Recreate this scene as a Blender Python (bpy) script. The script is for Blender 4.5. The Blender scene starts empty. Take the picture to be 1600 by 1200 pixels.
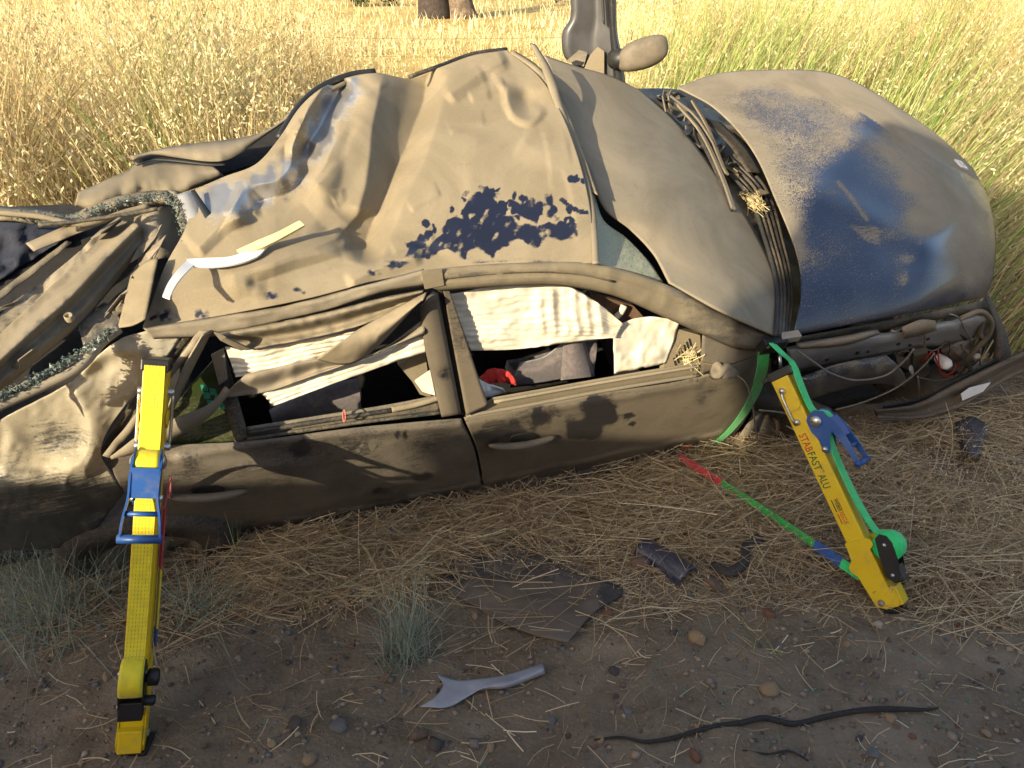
import bpy, bmesh, math, random
import numpy as np
from mathutils import Vector, Matrix

random.seed(7); rng = np.random.default_rng(11)
scene = bpy.context.scene
COL = scene.collection
R_ = math.radians

# ------------------------------------------------------------------ camera
CAM = np.array([0.0, 0.0, 1.9]); PITCH = R_(28.4); FPX = 1200.0
cam_data = bpy.data.cameras.new('camera'); cam = bpy.data.objects.new('camera', cam_data); COL.objects.link(cam)
cam.location = CAM; cam.rotation_euler = (R_(90) - PITCH, 0, 0)
cam_data.sensor_width = 36; cam_data.lens = 36 * FPX / 1600; cam_data.clip_start = .02; cam_data.clip_end = 2000
scene.camera = cam

# ------------------------------------------------------------------ light
SUN_AZ, SUN_EL = R_(55), R_(21)          # the light travels towards azimuth 55 deg (from +X to +Y)
world = bpy.data.worlds.new('World'); scene.world = world; world.use_nodes = True
nt = world.node_tree; nt.nodes.clear()
wo = nt.nodes.new('ShaderNodeOutputWorld'); bg = nt.nodes.new('ShaderNodeBackground'); sk = nt.nodes.new('ShaderNodeTexSky')
sk.sky_type = 'NISHITA'; sk.sun_disc = False; sk.sun_elevation = SUN_EL
sk.sun_rotation = R_(270) - SUN_AZ       # sun stands opposite to the travel direction
sk.air_density = 1.0; sk.dust_density = 3.0; sk.ozone_density = .6
bg.inputs['Strength'].default_value = .14
nt.links.new(sk.outputs[0], bg.inputs[0]); nt.links.new(bg.outputs[0], wo.inputs[0])
sun_d = bpy.data.lights.new('sun', 'SUN'); sun = bpy.data.objects.new('sun', sun_d); COL.objects.link(sun)
sun_d.energy = 4.6; sun_d.angle = R_(.55); sun_d.color = (1.0, .87, .62)
_d = Vector((math.cos(SUN_AZ) * math.cos(SUN_EL), math.sin(SUN_AZ) * math.cos(SUN_EL), -math.sin(SUN_EL)))
sun.rotation_euler = _d.to_track_quat('-Z', 'Y').to_euler()
sun.location = (-6, -8, 6)
vs = scene.view_settings; vs.view_transform = 'Standard'; vs.look = 'None'; vs.gamma = 1; vs.exposure = 1.1; vs.use_curve_mapping = False

# ------------------------------------------------------------------ geometry helpers
_fw = np.array([0, math.cos(PITCH), -math.sin(PITCH)]); _up = np.array([0, math.sin(PITCH), math.cos(PITCH)])
def ray(px, py): return _fw + np.array([1., 0, 0]) * (px - 800) / FPX + _up * (600 - py) / FPX
def on_t(pl, px, py, h=0):
    d = ray(px, py); return ((pl[0] + pl[1] * h - CAM) @ pl[1]) / (d @ pl[1])
def on(pl, px, py, h=0): return CAM + ray(px, py) * on_t(pl, px, py, h)
Z = np.array([0, 0, 1.])
PSI, RHO, TUM = R_(18.5), R_(28), R_(22)
a_ = np.array([math.cos(PSI), math.sin(PSI), 0]); n_ = np.array([math.sin(PSI), -math.cos(PSI), 0])
u_ = math.cos(RHO) * Z + math.sin(RHO) * n_; w_ = -math.cos(RHO) * n_ + math.sin(RHO) * Z
GP = (np.array([0, 0, .0]), Z)
S0 = on((np.array([0, 0, .02]), Z), 757, 775); PS = (S0, -w_)
B0 = on(PS, 722, 648); PG = (B0, -w_ * math.cos(TUM) + u_ * math.sin(TUM))
K0 = on(PS, 745, 706); _k = R_(5); PU = (K0, -w_ * math.cos(_k) - u_ * math.sin(_k))
R0 = on(PG, 690, 430); PR = (R0, u_)
W0 = on(PR, 930, 412); _s = R_(22); PW = (W0, u_ * math.cos(_s) + a_ * math.sin(_s))
H0 = on(PS, 1240, 523); PH = (H0, u_ * math.cos(.1) + a_ * math.sin(.1))
def side(px, py, h=0):
    t = [on_t(p, px, py, h) for p in (PS, PG, PU)]; m = max(t); k = 45.
    t = m + math.log(sum(math.exp(k * (x - m)) for x in t)) / k - .008
    return CAM + ray(px, py) * t
PV = (S0 + n_ * .03, n_)
def car(a, w, u): return S0 + a_ * a + w_ * w + u_ * u       # car frame: forward, to the far side, up
def surf(pl): return pl if callable(pl) else (lambda x, y, h=0: on(pl, x, y, h))

def resample(pts, n):
    p = np.array(pts, float)
    if len(p) == 1: return np.repeat(p, n, 0)
    d = np.r_[0, np.cumsum(np.linalg.norm(np.diff(p, axis=0), axis=1))]; d /= d[-1] or 1
    t = np.linspace(0, 1, n)
    if len(p) == 2: return np.stack([np.interp(t, d, p[:, i]) for i in range(p.shape[1])], 1)
    m = np.zeros_like(p)                      # cubic with finite-difference tangents
    for i in range(1, len(p) - 1): m[i] = (p[i + 1] - p[i - 1]) / max(d[i + 1] - d[i - 1], 1e-6)
    m[0] = (p[1] - p[0]) / max(d[1], 1e-6); m[-1] = (p[-1] - p[-2]) / max(d[-1] - d[-2], 1e-6)
    k = np.clip(np.searchsorted(d, t, 'right') - 1, 0, len(p) - 2)
    hh = (d[k + 1] - d[k]); s = ((t - d[k]) / np.maximum(hh, 1e-9))[:, None]; hh = hh[:, None]
    return ((2*s**3 - 3*s**2 + 1) * p[k] + (s**3 - 2*s**2 + s) * hh * m[k] + (-2*s**3 + 3*s**2) * p[k + 1] + (s**3 - s**2) * hh * m[k + 1])

_perm = np.random.default_rng(3).random((257, 257))
def vnoise(x, y, seed=0):
    x = np.asarray(x, float) + seed * 17.31; y = np.asarray(y, float) + seed * 9.77
    xi = np.floor(x).astype(int); yi = np.floor(y).astype(int); fx = x - xi; fy = y - yi
    fx = fx * fx * (3 - 2 * fx); fy = fy * fy * (3 - 2 * fy); g = lambda i, j: _perm[i % 256, j % 256]
    return (g(xi, yi) * (1 - fx) + g(xi + 1, yi) * fx) * (1 - fy) + (g(xi, yi + 1) * (1 - fx) + g(xi + 1, yi + 1) * fx) * fy - .5
def fbm(x, y, o=4, seed=0):
    r = 0; A = 1.
    for i in range(o): r = r + A * vnoise(x * 2**i, y * 2**i, seed + i); A *= .5
    return r

def ridged(x, y, o=3, seed=0): return 1 - 2.6 * np.abs(fbm(x, y, o, seed))
def link(o, parent=None):
    COL.objects.link(o)
    if parent is not None:
        o.parent = parent; o.matrix_parent_inverse = world_of(parent).inverted()
    return o
def world_of(o):
    m = o.matrix_basis.copy()
    if o.parent is not None: m = world_of(o.parent) @ o.matrix_parent_inverse @ m
    return m
def mesh_obj(name, V, F, mat, parent=None, smooth=True, attrs=None):
    me = bpy.data.meshes.new(name)
    V = np.asarray(V, np.float32)
    if isinstance(F, np.ndarray):
        k = F.shape[1]; me.vertices.add(len(V)); me.vertices.foreach_set('co', V.ravel())
        me.loops.add(F.size); me.loops.foreach_set('vertex_index', F.astype(np.int32).ravel())
        me.polygons.add(len(F)); me.polygons.foreach_set('loop_start', np.arange(0, F.size, k, dtype=np.int32)); me.update(calc_edges=True)
    else:
        me.from_pydata([tuple(map(float, v)) for v in V], [], F); me.update()
    if smooth: me.polygons.foreach_set('use_smooth', np.ones(len(me.polygons), bool))
    for k, v in (attrs or {}).items():
        at = me.attributes.new(k, 'FLOAT', 'POINT'); at.data.foreach_set('value', np.asarray(v, np.float32))
    if mat is not None: me.materials.append(mat)
    return link(bpy.data.objects.new(name, me), parent)
def solid(o, th, off=-1, bevel=0):
    m = o.modifiers.new('thickness', 'SOLIDIFY'); m.thickness = th; m.offset = off
    return o
def const(v): return lambda x, y: v
def panel(name, top, bottom, mat, pl, parent=None, left=None, right=None, h=0, dust=.9, step=6, th=.004, rough=0., nx=None, ny=None, crump=0., painted_shine=None):
    """Coons patch through four outlines, laid on a surface and shaped by h (metres)."""
    left = left or [top[0], bottom[0]]; right = right or [top[-1], bottom[-1]]
    ln = lambda q: np.linalg.norm(np.diff(np.array(q, float), axis=0), axis=1).sum()
    nx = nx or max(3, int(max(ln(top), ln(bottom)) / step)); ny = ny or max(3, int(max(ln(left), ln(right)) / step))
    T, B, L, Rr = resample(top, nx), resample(bottom, nx), resample(left, ny), resample(right, ny)
    s = np.linspace(0, 1, nx)[None, :, None]; t = np.linspace(0, 1, ny)[:, None, None]
    Q = (1 - t) * T[None] + t * B[None] + (1 - s) * L[:, None] + s * Rr[:, None] - ((1 - s) * (1 - t) * T[0] + s * (1 - t) * T[-1] + (1 - s) * t * B[0] + s * t * B[-1])
    X, Y = Q[..., 0], Q[..., 1]; SS = np.broadcast_to(s[..., 0], X.shape); TT = np.broadcast_to(t[..., 0], X.shape)
    Hh = h(X, Y, SS, TT) if callable(h) else np.full(X.shape, float(h))
    if rough: Hh = Hh + rough * fbm(X / 45., Y / 45., 4, 5)
    if crump: Hh = Hh + crump * ridged(X / 42. + .3 * fbm(X / 30., Y / 30., 2, 1), Y / 42., 3, 13 + len(name))
    f = surf(pl); V = np.array([f(x, y, hh) for x, y, hh in zip(X.ravel(), Y.ravel(), Hh.ravel())])
    i = np.arange(nx * ny).reshape(ny, nx)
    F = np.stack([i[1:, :-1], i[1:, 1:], i[:-1, 1:], i[:-1, :-1]], -1).reshape(-1, 4)
    D = dust(X, Y) if callable(dust) else np.full(X.shape, float(dust))
    D = np.broadcast_to(D, X.shape)
    at_ = {'dust': D.ravel()}
    if painted_shine is not None: at_['painted_shine'] = painted_shine(X, Y).ravel()
    o = mesh_obj(name, V, F, mat, parent, True, at_)
    return solid(o, th) if th else o
def plate(name, pts, mat, pl, parent=None, h=0, th=.006, dust=.8, smooth=False):
    """flat cut-out of real thickness: outline points on a surface, thickened inwards."""
    f = surf(pl); hs = h if isinstance(h, (list, tuple)) else [h] * len(pts)
    V = [f(x, y, hh) for (x, y), hh in zip(pts, hs)]
    bm = bmesh.new(); vs_ = [bm.verts.new(v) for v in V]; fc = bm.faces.new(vs_); bm.normal_update()
    if fc.normal.dot(Vector(CAM - V[0])) < 0: fc.normal_flip(); bm.normal_update()
    n = fc.normal.copy(); bmesh.ops.triangulate(bm, faces=bm.faces[:])
    g = bmesh.ops.extrude_face_region(bm, geom=bm.faces[:])
    for v in g['geom']:
        if isinstance(v, bmesh.types.BMVert): v.co += -n * th
    bmesh.ops.recalc_face_normals(bm, faces=bm.faces[:])
    me = bpy.data.meshes.new(name); bm.to_mesh(me); bm.free(); me.materials.append(mat)
    at = me.attributes.new('dust', 'FLOAT', 'POINT'); at.data.foreach_set('value', np.full(len(me.vertices), dust, np.float32))
    return link(bpy.data.objects.new(name, me), parent)
def tube_data(P, r, sides=8, cap=True):
    P = np.asarray(P, float); n = len(P); r = np.broadcast_to(r, n)
    Tn = np.gradient(P, axis=0); Tn /= np.linalg.norm(Tn, axis=1)[:, None] + 1e-12
    ref = np.array([0, 0, 1.]) if abs(Tn[0][2]) < .9 else np.array([1., 0, 0]); V = []
    x = np.cross(Tn[0], ref); x /= np.linalg.norm(x)
    for i in range(n):
        x = x - Tn[i] * (x @ Tn[i]); x /= np.linalg.norm(x) + 1e-12; y = np.cross(Tn[i], x)
        for k in range(sides):
            an = 2 * math.pi * k / sides; V.append(P[i] + r[i] * (math.cos(an) * x + math.sin(an) * y))
    F = [(i * sides + k, i * sides + (k + 1) % sides, (i + 1) * sides + (k + 1) % sides, (i + 1) * sides + k) for i in range(n - 1) for k in range(sides)]
    if cap: F += [tuple(range(sides))[::-1], tuple((n - 1) * sides + k for k in range(sides))]
    return V, F
def tube(name, P, r, mat, parent=None, sides=8, n=None, dust=.6):
    P = np.asarray(P, float)
    if n: 
        rr = np.interp(np.linspace(0, 1, n), np.linspace(0, 1, len(P)), np.broadcast_to(r, len(P))); P = resample(P, n); r = rr
    V, F = tube_data(P, r, sides)
    return mesh_obj(name, V, F, mat, parent, True, {'dust': np.full(len(V), dust)})
def band(name, P, W, th, mat, parent=None, n=None, dust=.6, nrm=None):
    """a strap or strip: centre line P, width vectors W, thickness th."""
    P = np.asarray(P, float)
    W = np.asarray(W, float); W = np.broadcast_to(W, P.shape) if W.ndim == 1 else W
    if n:
        W = np.stack([np.interp(np.linspace(0, 1, n), np.linspace(0, 1, len(P)), W[:, i]) for i in range(3)], 1); P = resample(P, n)
    Tn = np.gradient(P, axis=0); N = np.cross(Tn, W); N /= np.linalg.norm(N, axis=1)[:, None] + 1e-12
    V = np.concatenate([P - W / 2 + N * th / 2, P + W / 2 + N * th / 2, P + W / 2 - N * th / 2, P - W / 2 - N * th / 2]); m = len(P)
    F = [(k * m + i, k * m + i + 1, ((k + 1) % 4) * m + i + 1, ((k + 1) % 4) * m + i) for k in range(4) for i in range(m - 1)]
    F += [(0, m, 2 * m, 3 * m), (m - 1, 4 * m - 1, 3 * m - 1, 2 * m - 1)]
    return mesh_obj(name, V, F, mat, parent, False, {'dust': np.full(len(V), dust)})
def frame_box(name, O, ax, lo, hi, mat, parent=None, bev=.003, dust=.6, taper=None):
    """bevelled box in a local frame (three unit axes)."""
    bm = bmesh.new(); bmesh.ops.create_cube(bm, size=1)
    for v in bm.verts:
        for i in range(3): v.co[i] = lo[i] + (v.co[i] + .5) * (hi[i] - lo[i])
        if taper and v.co[2] > (lo[2] + hi[2]) / 2: v.co[0] *= taper; v.co[1] *= taper
    if bev: bmesh.ops.bevel(bm, geom=bm.edges[:], offset=bev, segments=2, affect='EDGES', profile=.5)
    for v in bm.verts:
        c = O + ax[0] * v.co[0] + ax[1] * v.co[1] + ax[2] * v.co[2]; v.co = Vector(c)
    bmesh.ops.recalc_face_normals(bm, faces=bm.faces[:])
    me = bpy.data.meshes.new(name); bm.to_mesh(me); bm.free(); me.materials.append(mat)
    at = me.attributes.new('dust', 'FLOAT', 'POINT'); at.data.foreach_set('value', np.full(len(me.vertices), dust, np.float32))
    return link(bpy.data.objects.new(name, me), parent)
def extrude_profile(name, prof, O, ex, ey, en, lo, hi, mat, parent=None, bev=0, dust=.6):
    """2-D outline (ex, ey) extruded along en from lo to hi."""
    bm = bmesh.new(); vs_ = [bm.verts.new(Vector(O + ex * p[0] + ey * p[1] + en * lo)) for p in prof]
    f = bm.faces.new(vs_); g = bmesh.ops.extrude_face_region(bm, geom=[f])
    for v in g['geom']:
        if isinstance(v, bmesh.types.BMVert): v.co += Vector(en * (hi - lo))
    bmesh.ops.recalc_face_normals(bm, faces=bm.faces[:])
    if bev: bmesh.ops.bevel(bm, geom=[e for e in bm.edges if e.calc_face_angle(0) > .7], offset=bev, segments=2, affect='EDGES')
    me = bpy.data.meshes.new(name); bm.to_mesh(me); bm.free(); me.materials.append(mat)
    at = me.attributes.new('dust', 'FLOAT', 'POINT'); at.data.foreach_set('value', np.full(len(me.vertices), dust, np.float32))
    return link(bpy.data.objects.new(name, me), parent)
def lathe(name, prof, O, axis, mat, parent=None, seg=28, dust=.6):
    """profile of (radius, position along axis) turned about the axis."""
    axis = np.asarray(axis, float) / np.linalg.norm(axis); ref = Z if abs(axis[2]) < .9 else np.array([1., 0, 0])
    x = np.cross(axis, ref); x /= np.linalg.norm(x); y = np.cross(axis, x); V = []; m = len(prof)
    for k in range(seg):
        an = 2 * math.pi * k / seg; d = math.cos(an) * x + math.sin(an) * y
        for r, p in prof: V.append(O + d * r + axis * p)
    F = [(k * m + i, ((k + 1) % seg) * m + i, ((k + 1) % seg) * m + i + 1, k * m + i + 1) for k in range(seg) for i in range(m - 1)]
    o = mesh_obj(name, V, F, mat, parent, True, {'dust': np.full(len(V), dust)})
    o.data.validate()
    return o
def thing(name, loc, label, cat, group=None):
    o = bpy.data.objects.new(name, None); o.location = Vector(loc); o.empty_display_size = .1; COL.objects.link(o)
    o['label'] = label; o['category'] = cat
    if group: o['group'] = group
    return o
def tag(o, label, cat, group=None):
    o['label'] = label; o['category'] = cat
    if group: o['group'] = group
    return o
def kind(o, k, label=None, cat=None):
    o['kind'] = k
    if label: o['label'] = label
    if cat: o['category'] = cat
    return o

# ------------------------------------------------------------------ materials
def new_mat(name):
    m = bpy.data.materials.new(name); m.use_nodes = True; t = m.node_tree; t.nodes.clear()
    out = t.nodes.new('ShaderNodeOutputMaterial'); b = t.nodes.new('ShaderNodeBsdfPrincipled'); t.links.new(b.outputs[0], out.inputs[0])
    return m, t, b
class NT:
    def __init__(s, t): s.t = t; s.co = t.nodes.new('ShaderNodeTexCoord').outputs['Object']
    def lk(s, a, b): s.t.links.new(a, b)
    def val(s, x, inp):
        if hasattr(x, 'is_linked') or isinstance(x, bpy.types.NodeSocket): s.lk(x, inp)
        else: inp.default_value = x
    def noise(s, scale, detail=5, rough=.55, vec=None, dist=0.):
        n = s.t.nodes.new('ShaderNodeTexNoise'); n.inputs['Scale'].default_value = scale; n.inputs['Detail'].default_value = detail
        n.inputs['Roughness'].default_value = rough; n.inputs['Distortion'].default_value = dist; s.lk(vec or s.co, n.inputs['Vector']); return n.outputs['Fac']
    def voro(s, scale, feat='F1', vec=None, out='Distance', rnd=1.):
        n = s.t.nodes.new('ShaderNodeTexVoronoi'); n.feature = feat; n.inputs['Scale'].default_value = scale; n.inputs['Randomness'].default_value = rnd
        s.lk(vec or s.co, n.inputs['Vector']); return n.outputs[out]
    def mapping(s, scale, rot=(0, 0, 0)):
        n = s.t.nodes.new('ShaderNodeMapping'); n.inputs['Scale'].default_value = scale; n.inputs['Rotation'].default_value = rot; s.lk(s.co, n.inputs['Vector']); return n.outputs[0]
    def math(s, op, a, b=0., c=0.):
        n = s.t.nodes.new('ShaderNodeMath'); n.operation = op
        for i, x in enumerate((a, b, c)): s.val(x, n.inputs[i])
        return n.outputs[0]
    def attr(s, nm):
        n = s.t.nodes.new('ShaderNodeAttribute'); n.attribute_name = nm; return n.outputs['Fac']
    def rng(s, x, a, b, c=0., d=1., smooth=True):
        n = s.t.nodes.new('ShaderNodeMapRange'); n.interpolation_type = 'SMOOTHSTEP' if smooth else 'LINEAR'; n.clamp = True
        for i, v in enumerate((x, a, b, c, d)): s.val(v, n.inputs[i])
        return n.outputs[0]
    def mix(s, f, a, b):
        n = s.t.nodes.new('ShaderNodeMix'); n.data_type = 'RGBA'
        s.val(f, n.inputs[0]); s.val(a if not isinstance(a, tuple) else (*a, 1), n.inputs[6]); s.val(b if not isinstance(b, tuple) else (*b, 1), n.inputs[7]); return n.outputs[2]
    def ramp(s, f, stops):
        n = s.t.nodes.new('ShaderNodeValToRGB'); e = n.color_ramp.elements
        while len(e) < len(stops): e.new(.5)
        for k, (p, c) in zip(e, stops): k.position = p; k.color = (*c, 1)
        s.lk(f, n.inputs[0]); return n.outputs[0]
    def bump(s, hgt, strength=.3, dist=.002, nrm=None):
        n = s.t.nodes.new('ShaderNodeBump'); n.inputs['Strength'].default_value = strength; n.inputs['Distance'].default_value = dist
        s.lk(hgt, n.inputs['Height'])
        if nrm: s.lk(nrm, n.inputs['Normal'])
        return n.outputs[0]
DUST = (.252, .207, .139); DUST2 = (.182, .148, .096)
def dusty(name, paint, paint2=None, rough=.28, metal=0., coat=.6, dust=DUST, dust2=DUST2, fine=.55, big=.35, streak=.25, maxd=1., spec=.5, scratch=.35, wear=0., grain=110, shiny=False):
    m, t, b = new_mat(name); g = NT(t)
    n1 = g.noise(5, 6, .6); n2 = g.noise(grain, 4, .7); n3 = g.noise(14, 4, .6, vec=g.mapping((1.2, 1.2, 9), (0.5, .3, .2)))
    f = g.attr('dust')
    for n, k in ((n1, big), (n2, fine), (n3, streak)): f = g.math('MULTIPLY_ADD', g.math('SUBTRACT', n, .5), k * 2, f)
    # scratches: long thin lines in two directions, gathered in patches
    s1 = g.rng(g.noise(7, 3, .5, vec=g.mapping((1.5, 46, 46), (.2, .35, .5))), .66, .71); s2 = g.rng(g.noise(6, 3, .5, vec=g.mapping((46, 1.3, 40), (.5, .1, -.35))), .67, .72)
    sc = g.math('MULTIPLY', g.math('MAXIMUM', s1, s2), g.rng(g.noise(3.1, 3), .42, .66)); f = g.math('MULTIPLY_ADD', sc, -scratch, f)
    if wear:
        geo = t.nodes.new('ShaderNodeNewGeometry'); f = g.math('MULTIPLY_ADD', g.rng(geo.outputs['Pointiness'], .505, .54), -wear, f)
    f = g.rng(f, .3, .72, .0, maxd)
    dc = g.mix(g.rng(g.noise(2.2, 6, .65, dist=1.2), .32, .7), dust, dust2)
    dc = g.mix(g.math('MULTIPLY', g.rng(g.noise(26, 5, .7), .55, .75), .3), dc, tuple(x * .62 for x in dust2))
    dc = g.mix(g.math('MULTIPLY', g.rng(g.noise(240, 3, .7), .45, .75), .35), dc, tuple(x * 1.2 for x in dust))
    oi = t.nodes.new('ShaderNodeObjectInfo'); hs = t.nodes.new('ShaderNodeHueSaturation'); g.lk(dc, hs.inputs['Color']); g.lk(g.rng(oi.outputs['Random'], 0, 1, .84, 1.1, False), hs.inputs['Value']); g.lk(g.rng(g.math('FRACT', g.math('MULTIPLY', oi.outputs['Random'], 7.3)), 0, 1, .82, 1.05, False), hs.inputs['Saturation']); dc = hs.outputs[0]
    pc = g.mix(g.noise(9, 4), paint, paint2 or paint)
    if shiny: pc = g.mix(g.attr('painted_shine'), pc, (.52, .50, .47))  # silver mixed into the paint colour for highlights on the folds
    g.lk(g.mix(f, pc, dc), b.inputs['Base Color'])
    b.inputs['Metallic'].default_value = 0
    if metal: g.lk(g.math('MULTIPLY', g.math('SUBTRACT', 1., f), metal), b.inputs['Metallic'])
    if shiny: g.lk(g.math('MULTIPLY', g.math('SUBTRACT', 1., f), g.math('MULTIPLY', g.attr('painted_shine'), .85)), b.inputs['Metallic'])
    g.lk(g.rng(f, 0, .8, rough, .85, False), b.inputs['Roughness'])
    g.lk(g.math('MULTIPLY', g.math('SUBTRACT', 1., f), coat), b.inputs['Coat Weight']); b.inputs['Coat Roughness'].default_value = .12
    g.lk(g.rng(f, 0, 1, spec, .2, False), b.inputs['Specular IOR Level'])
    hb = g.math('MULTIPLY', g.noise(320, 4, .7), f); hb = g.math('MULTIPLY_ADD', f, 1.2, hb)
    g.lk(g.bump(hb, .35, .0012), b.inputs['Normal'])
    return m
def plain(name, c, c2=None, rough=.5, metal=0., scale=30, bump=.15, spec=.5, sheen=0., transl=0.):
    m, t, b = new_mat(name); g = NT(t)
    g.lk(g.mix(g.rng(g.noise(scale, 5, .6), .3, .7), c, c2 or tuple(x * .7 for x in c)), b.inputs['Base Color'])
    g.lk(g.rng(g.noise(scale * 2.3, 4), .2, .8, rough * .85, min(1, rough * 1.15)), b.inputs['Roughness']); b.inputs['Metallic'].default_value = metal
    b.inputs['Specular IOR Level'].default_value = spec; b.inputs['Sheen Weight'].default_value = sheen
    if bump: g.lk(g.bump(g.noise(scale * 6, 4, .65), bump, .0015), b.inputs['Normal'])
    return m
M = {}
M['paint'] = dusty('dusty_dark_paint', (.008, .010, .022), (.014, .016, .034), fine=.35)
M['hood'] = dusty('dusty_blue_paint', (.011, .015, .036), (.014, .021, .052), rough=.3, fine=1.05, big=.32, streak=.16, maxd=.95, scratch=.5, grain=170)
M['roofpaint'] = dusty('dusty_roof_paint', (.009, .010, .02), (.014, .016, .032), rough=.3, fine=.3, big=.22, streak=.26, wear=.0, shiny=True)
M['door'] = dusty('dusty_door_paint', (.014, .014, .017), (.024, .023, .024), fine=.35, big=.45, maxd=.6, rough=.34, dust=(.235, .19, .13), dust2=(.155, .125, .085), scratch=.7)
M['quarter'] = dusty('scuffed_dusty_paint', (.10, .10, .095), (.05, .05, .05), rough=.32, fine=.3, big=.4, streak=.45, maxd=.9, dust=(.44, .385, .28), dust2=(.33, .28, .19), scratch=.7, metal=.3)
M['black'] = dusty('dusty_black_plastic', (.012, .012, .012), (.02, .02, .02), rough=.5, coat=0, maxd=.8, fine=.25, streak=.1, scratch=.15)
M['rail'] = dusty('dusty_grey_steel', (.34, .335, .33), (.24, .235, .23), rough=.5, coat=.1, metal=.3, dust=(.30, .245, .17), dust2=(.22, .17, .12))
M['greypanel'] = plain('dull_grey_panel', (.075, .074, .076), (.05, .048, .047), .38, scale=7, bump=.03)
M['mirrorshell'] = plain('dusty_mirror_shell', (.15, .122, .085), (.10, .08, .055), .7, scale=18, bump=.06)
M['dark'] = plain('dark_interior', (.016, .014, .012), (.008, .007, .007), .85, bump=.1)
M['seat'] = plain('seat_fabric', (.15, .125, .12), (.10, .08, .08), .95, scale=60, bump=.4, sheen=.2)
M['brown'] = plain('brown_trim', (.16, .09, .055), (.10, .055, .035), .8)
M['cream'] = plain('airbag_cloth', (.72, .66, .53), (.58, .51, .39), .85, scale=14, bump=.25)
M['dustsheet'] = dusty('dusty_bare_sheet', (.12, .105, .085), (.06, .055, .05), rough=.5, coat=0., fine=.3, streak=.22, scratch=.28, wear=.15)
M['carpet'] = plain('navy_carpet', (.018, .022, .04), (.01, .012, .02), .95, scale=40, bump=.5)
def scuffed(name, c, c2, rough, amt=.5):
    m, t, b = new_mat(name); g = NT(t); base_ = g.mix(g.rng(g.noise(6, 5), .3, .7), c, c2)
    sc = g.math('MAXIMUM', g.rng(g.noise(9, 3, .5, vec=g.mapping((60, 60, 2), (.3, .1, .2))), .68, .73), g.rng(g.noise(8, 3, .5, vec=g.mapping((3, 70, 50), (.2, .4, .1))), .7, .75))
    base_ = g.mix(g.math('MULTIPLY', sc, .45 * amt), base_, (.35, .3, .22))
    dirt = g.math('MULTIPLY', g.rng(g.noise(16, 7, .7), .5, .78), amt); base_ = g.mix(dirt, base_, (.2, .15, .09)); base_ = g.mix(g.math('MULTIPLY', g.rng(g.noise(140, 3, .7), .6, .8), .5 * amt), base_, (.12, .09, .06))
    g.lk(base_, b.inputs['Base Color']); g.lk(g.rng(dirt, 0, .5, rough, .8, False), b.inputs['Roughness']); g.lk(g.bump(g.noise(180, 4, .65), .08, .001), b.inputs['Normal']); return m
M['yellow'] = scuffed('yellow_coated_aluminium', (.72, .50, .008), (.66, .44, .008), .4, .38)
M['blue'] = scuffed('blue_coated_steel', (.012, .075, .27), (.01, .055, .21), .4, .3)
M['blackm'] = plain('black_coated_steel', (.012, .012, .013), None, .45, bump=.05)
M['steel'] = plain('bright_steel', (.6, .59, .57), (.45, .44, .42), .3, metal=.9, bump=.05)
M['white'] = plain('white_plastic', (.75, .73, .70), (.66, .64, .6), .45, scale=12, bump=.03)
M['cable'] = plain('grey_cable', (.20, .18, .15), None, .7)
M['rubber'] = dusty('dusty_rubber', (.018, .017, .017), (.028, .026, .025), rough=.75, coat=0, maxd=.62, fine=.3, dust=(.2, .155, .11), dust2=(.14, .105, .07))
M['orange'] = plain('orange_lens', (.55, .12, .03), None, .35)
M['red'] = plain('red_cloth', (.62, .05, .035), (.5, .03, .03), .9)
M['red_strap'] = plain('red_strap_web', (.48, .04, .045), (.36, .03, .04), .85, scale=200)

# ------------------------------------------------------------------ ground
def ground_z(x, y):
    x = np.asarray(x, float); y = np.asarray(y, float)
    v = (x - S0[0]) * -n_[0] + (y - S0[1]) * -n_[1]; al = (x - S0[0]) * a_[0] + (y - S0[1]) * a_[1]
    sm = lambda q, lo, hi: (lambda t: t * t * (3 - 2 * t))(np.clip((q - lo) / (hi - lo), 0, 1))
    inside = sm(al, -2.5, -1.9) * (1 - sm(al, 2.1, 2.6))
    z = -.22 * sm(v, .02, .5) * (1 - sm(v, .8, 1.5)) * inside
    z = z + .42 * sm(v, 1.0, 2.6) + .011 * np.clip(v - 2.6, 0, 60) + .004 * np.clip(v - 60, 0, 500)
    z = z + .05 * fbm(x * .9, y * .9, 3, 1) + .03 * fbm(x * 3.1, y * 3.1, 3, 2) * (1 - .6 * sm(y, 6, 12)) + .016 * fbm(x * 14, y * 14, 3, 4)
    z = z + .5 * fbm(x * .05, y * .05, 2, 9) * sm(v, 8, 30)
    return z
def spaced(lo, hi, d0, d1, step, grow, mx):
    c = list(np.arange(d0, d1, step)); s = step; q = c[-1]
    while q < hi: s = min(s * grow, mx); q += s; c.append(q)
    s = step; q = c[0]; l = []
    while q > lo: s = min(s * grow, mx); q -= s; l.append(q)
    return np.array(l[::-1] + c)
gx = spaced(-260, 260, -2.2, 2.6, .022, 1.09, 14); gy = spaced(-60, 500, .9, 3.3, .022, 1.08, 14)
GX, GY = np.meshgrid(gx, gy); GZ = ground_z(GX, GY)
GZ += .022 * np.clip(fbm(GX * 30, GY * 30, 2, 8), 0, 1) * (np.abs(GX) < 3) * (GY < 4)
_i = np.arange(GX.size).reshape(GX.shape)
m, t, b = new_mat('dry_soil'); g = NT(t)
pos = t.nodes.new('ShaderNodeSeparateXYZ'); g.lk(g.co, pos.inputs[0])
soil = g.ramp(g.noise(3.2, 9, .68), [(.25, (.105, .079, .053)), (.5, (.192, .147, .100)), (.72, (.28, .22, .155))])
soil = g.mix(g.rng(g.noise(90, 4, .7), .55, .75), soil, (.30, .225, .155))
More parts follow.
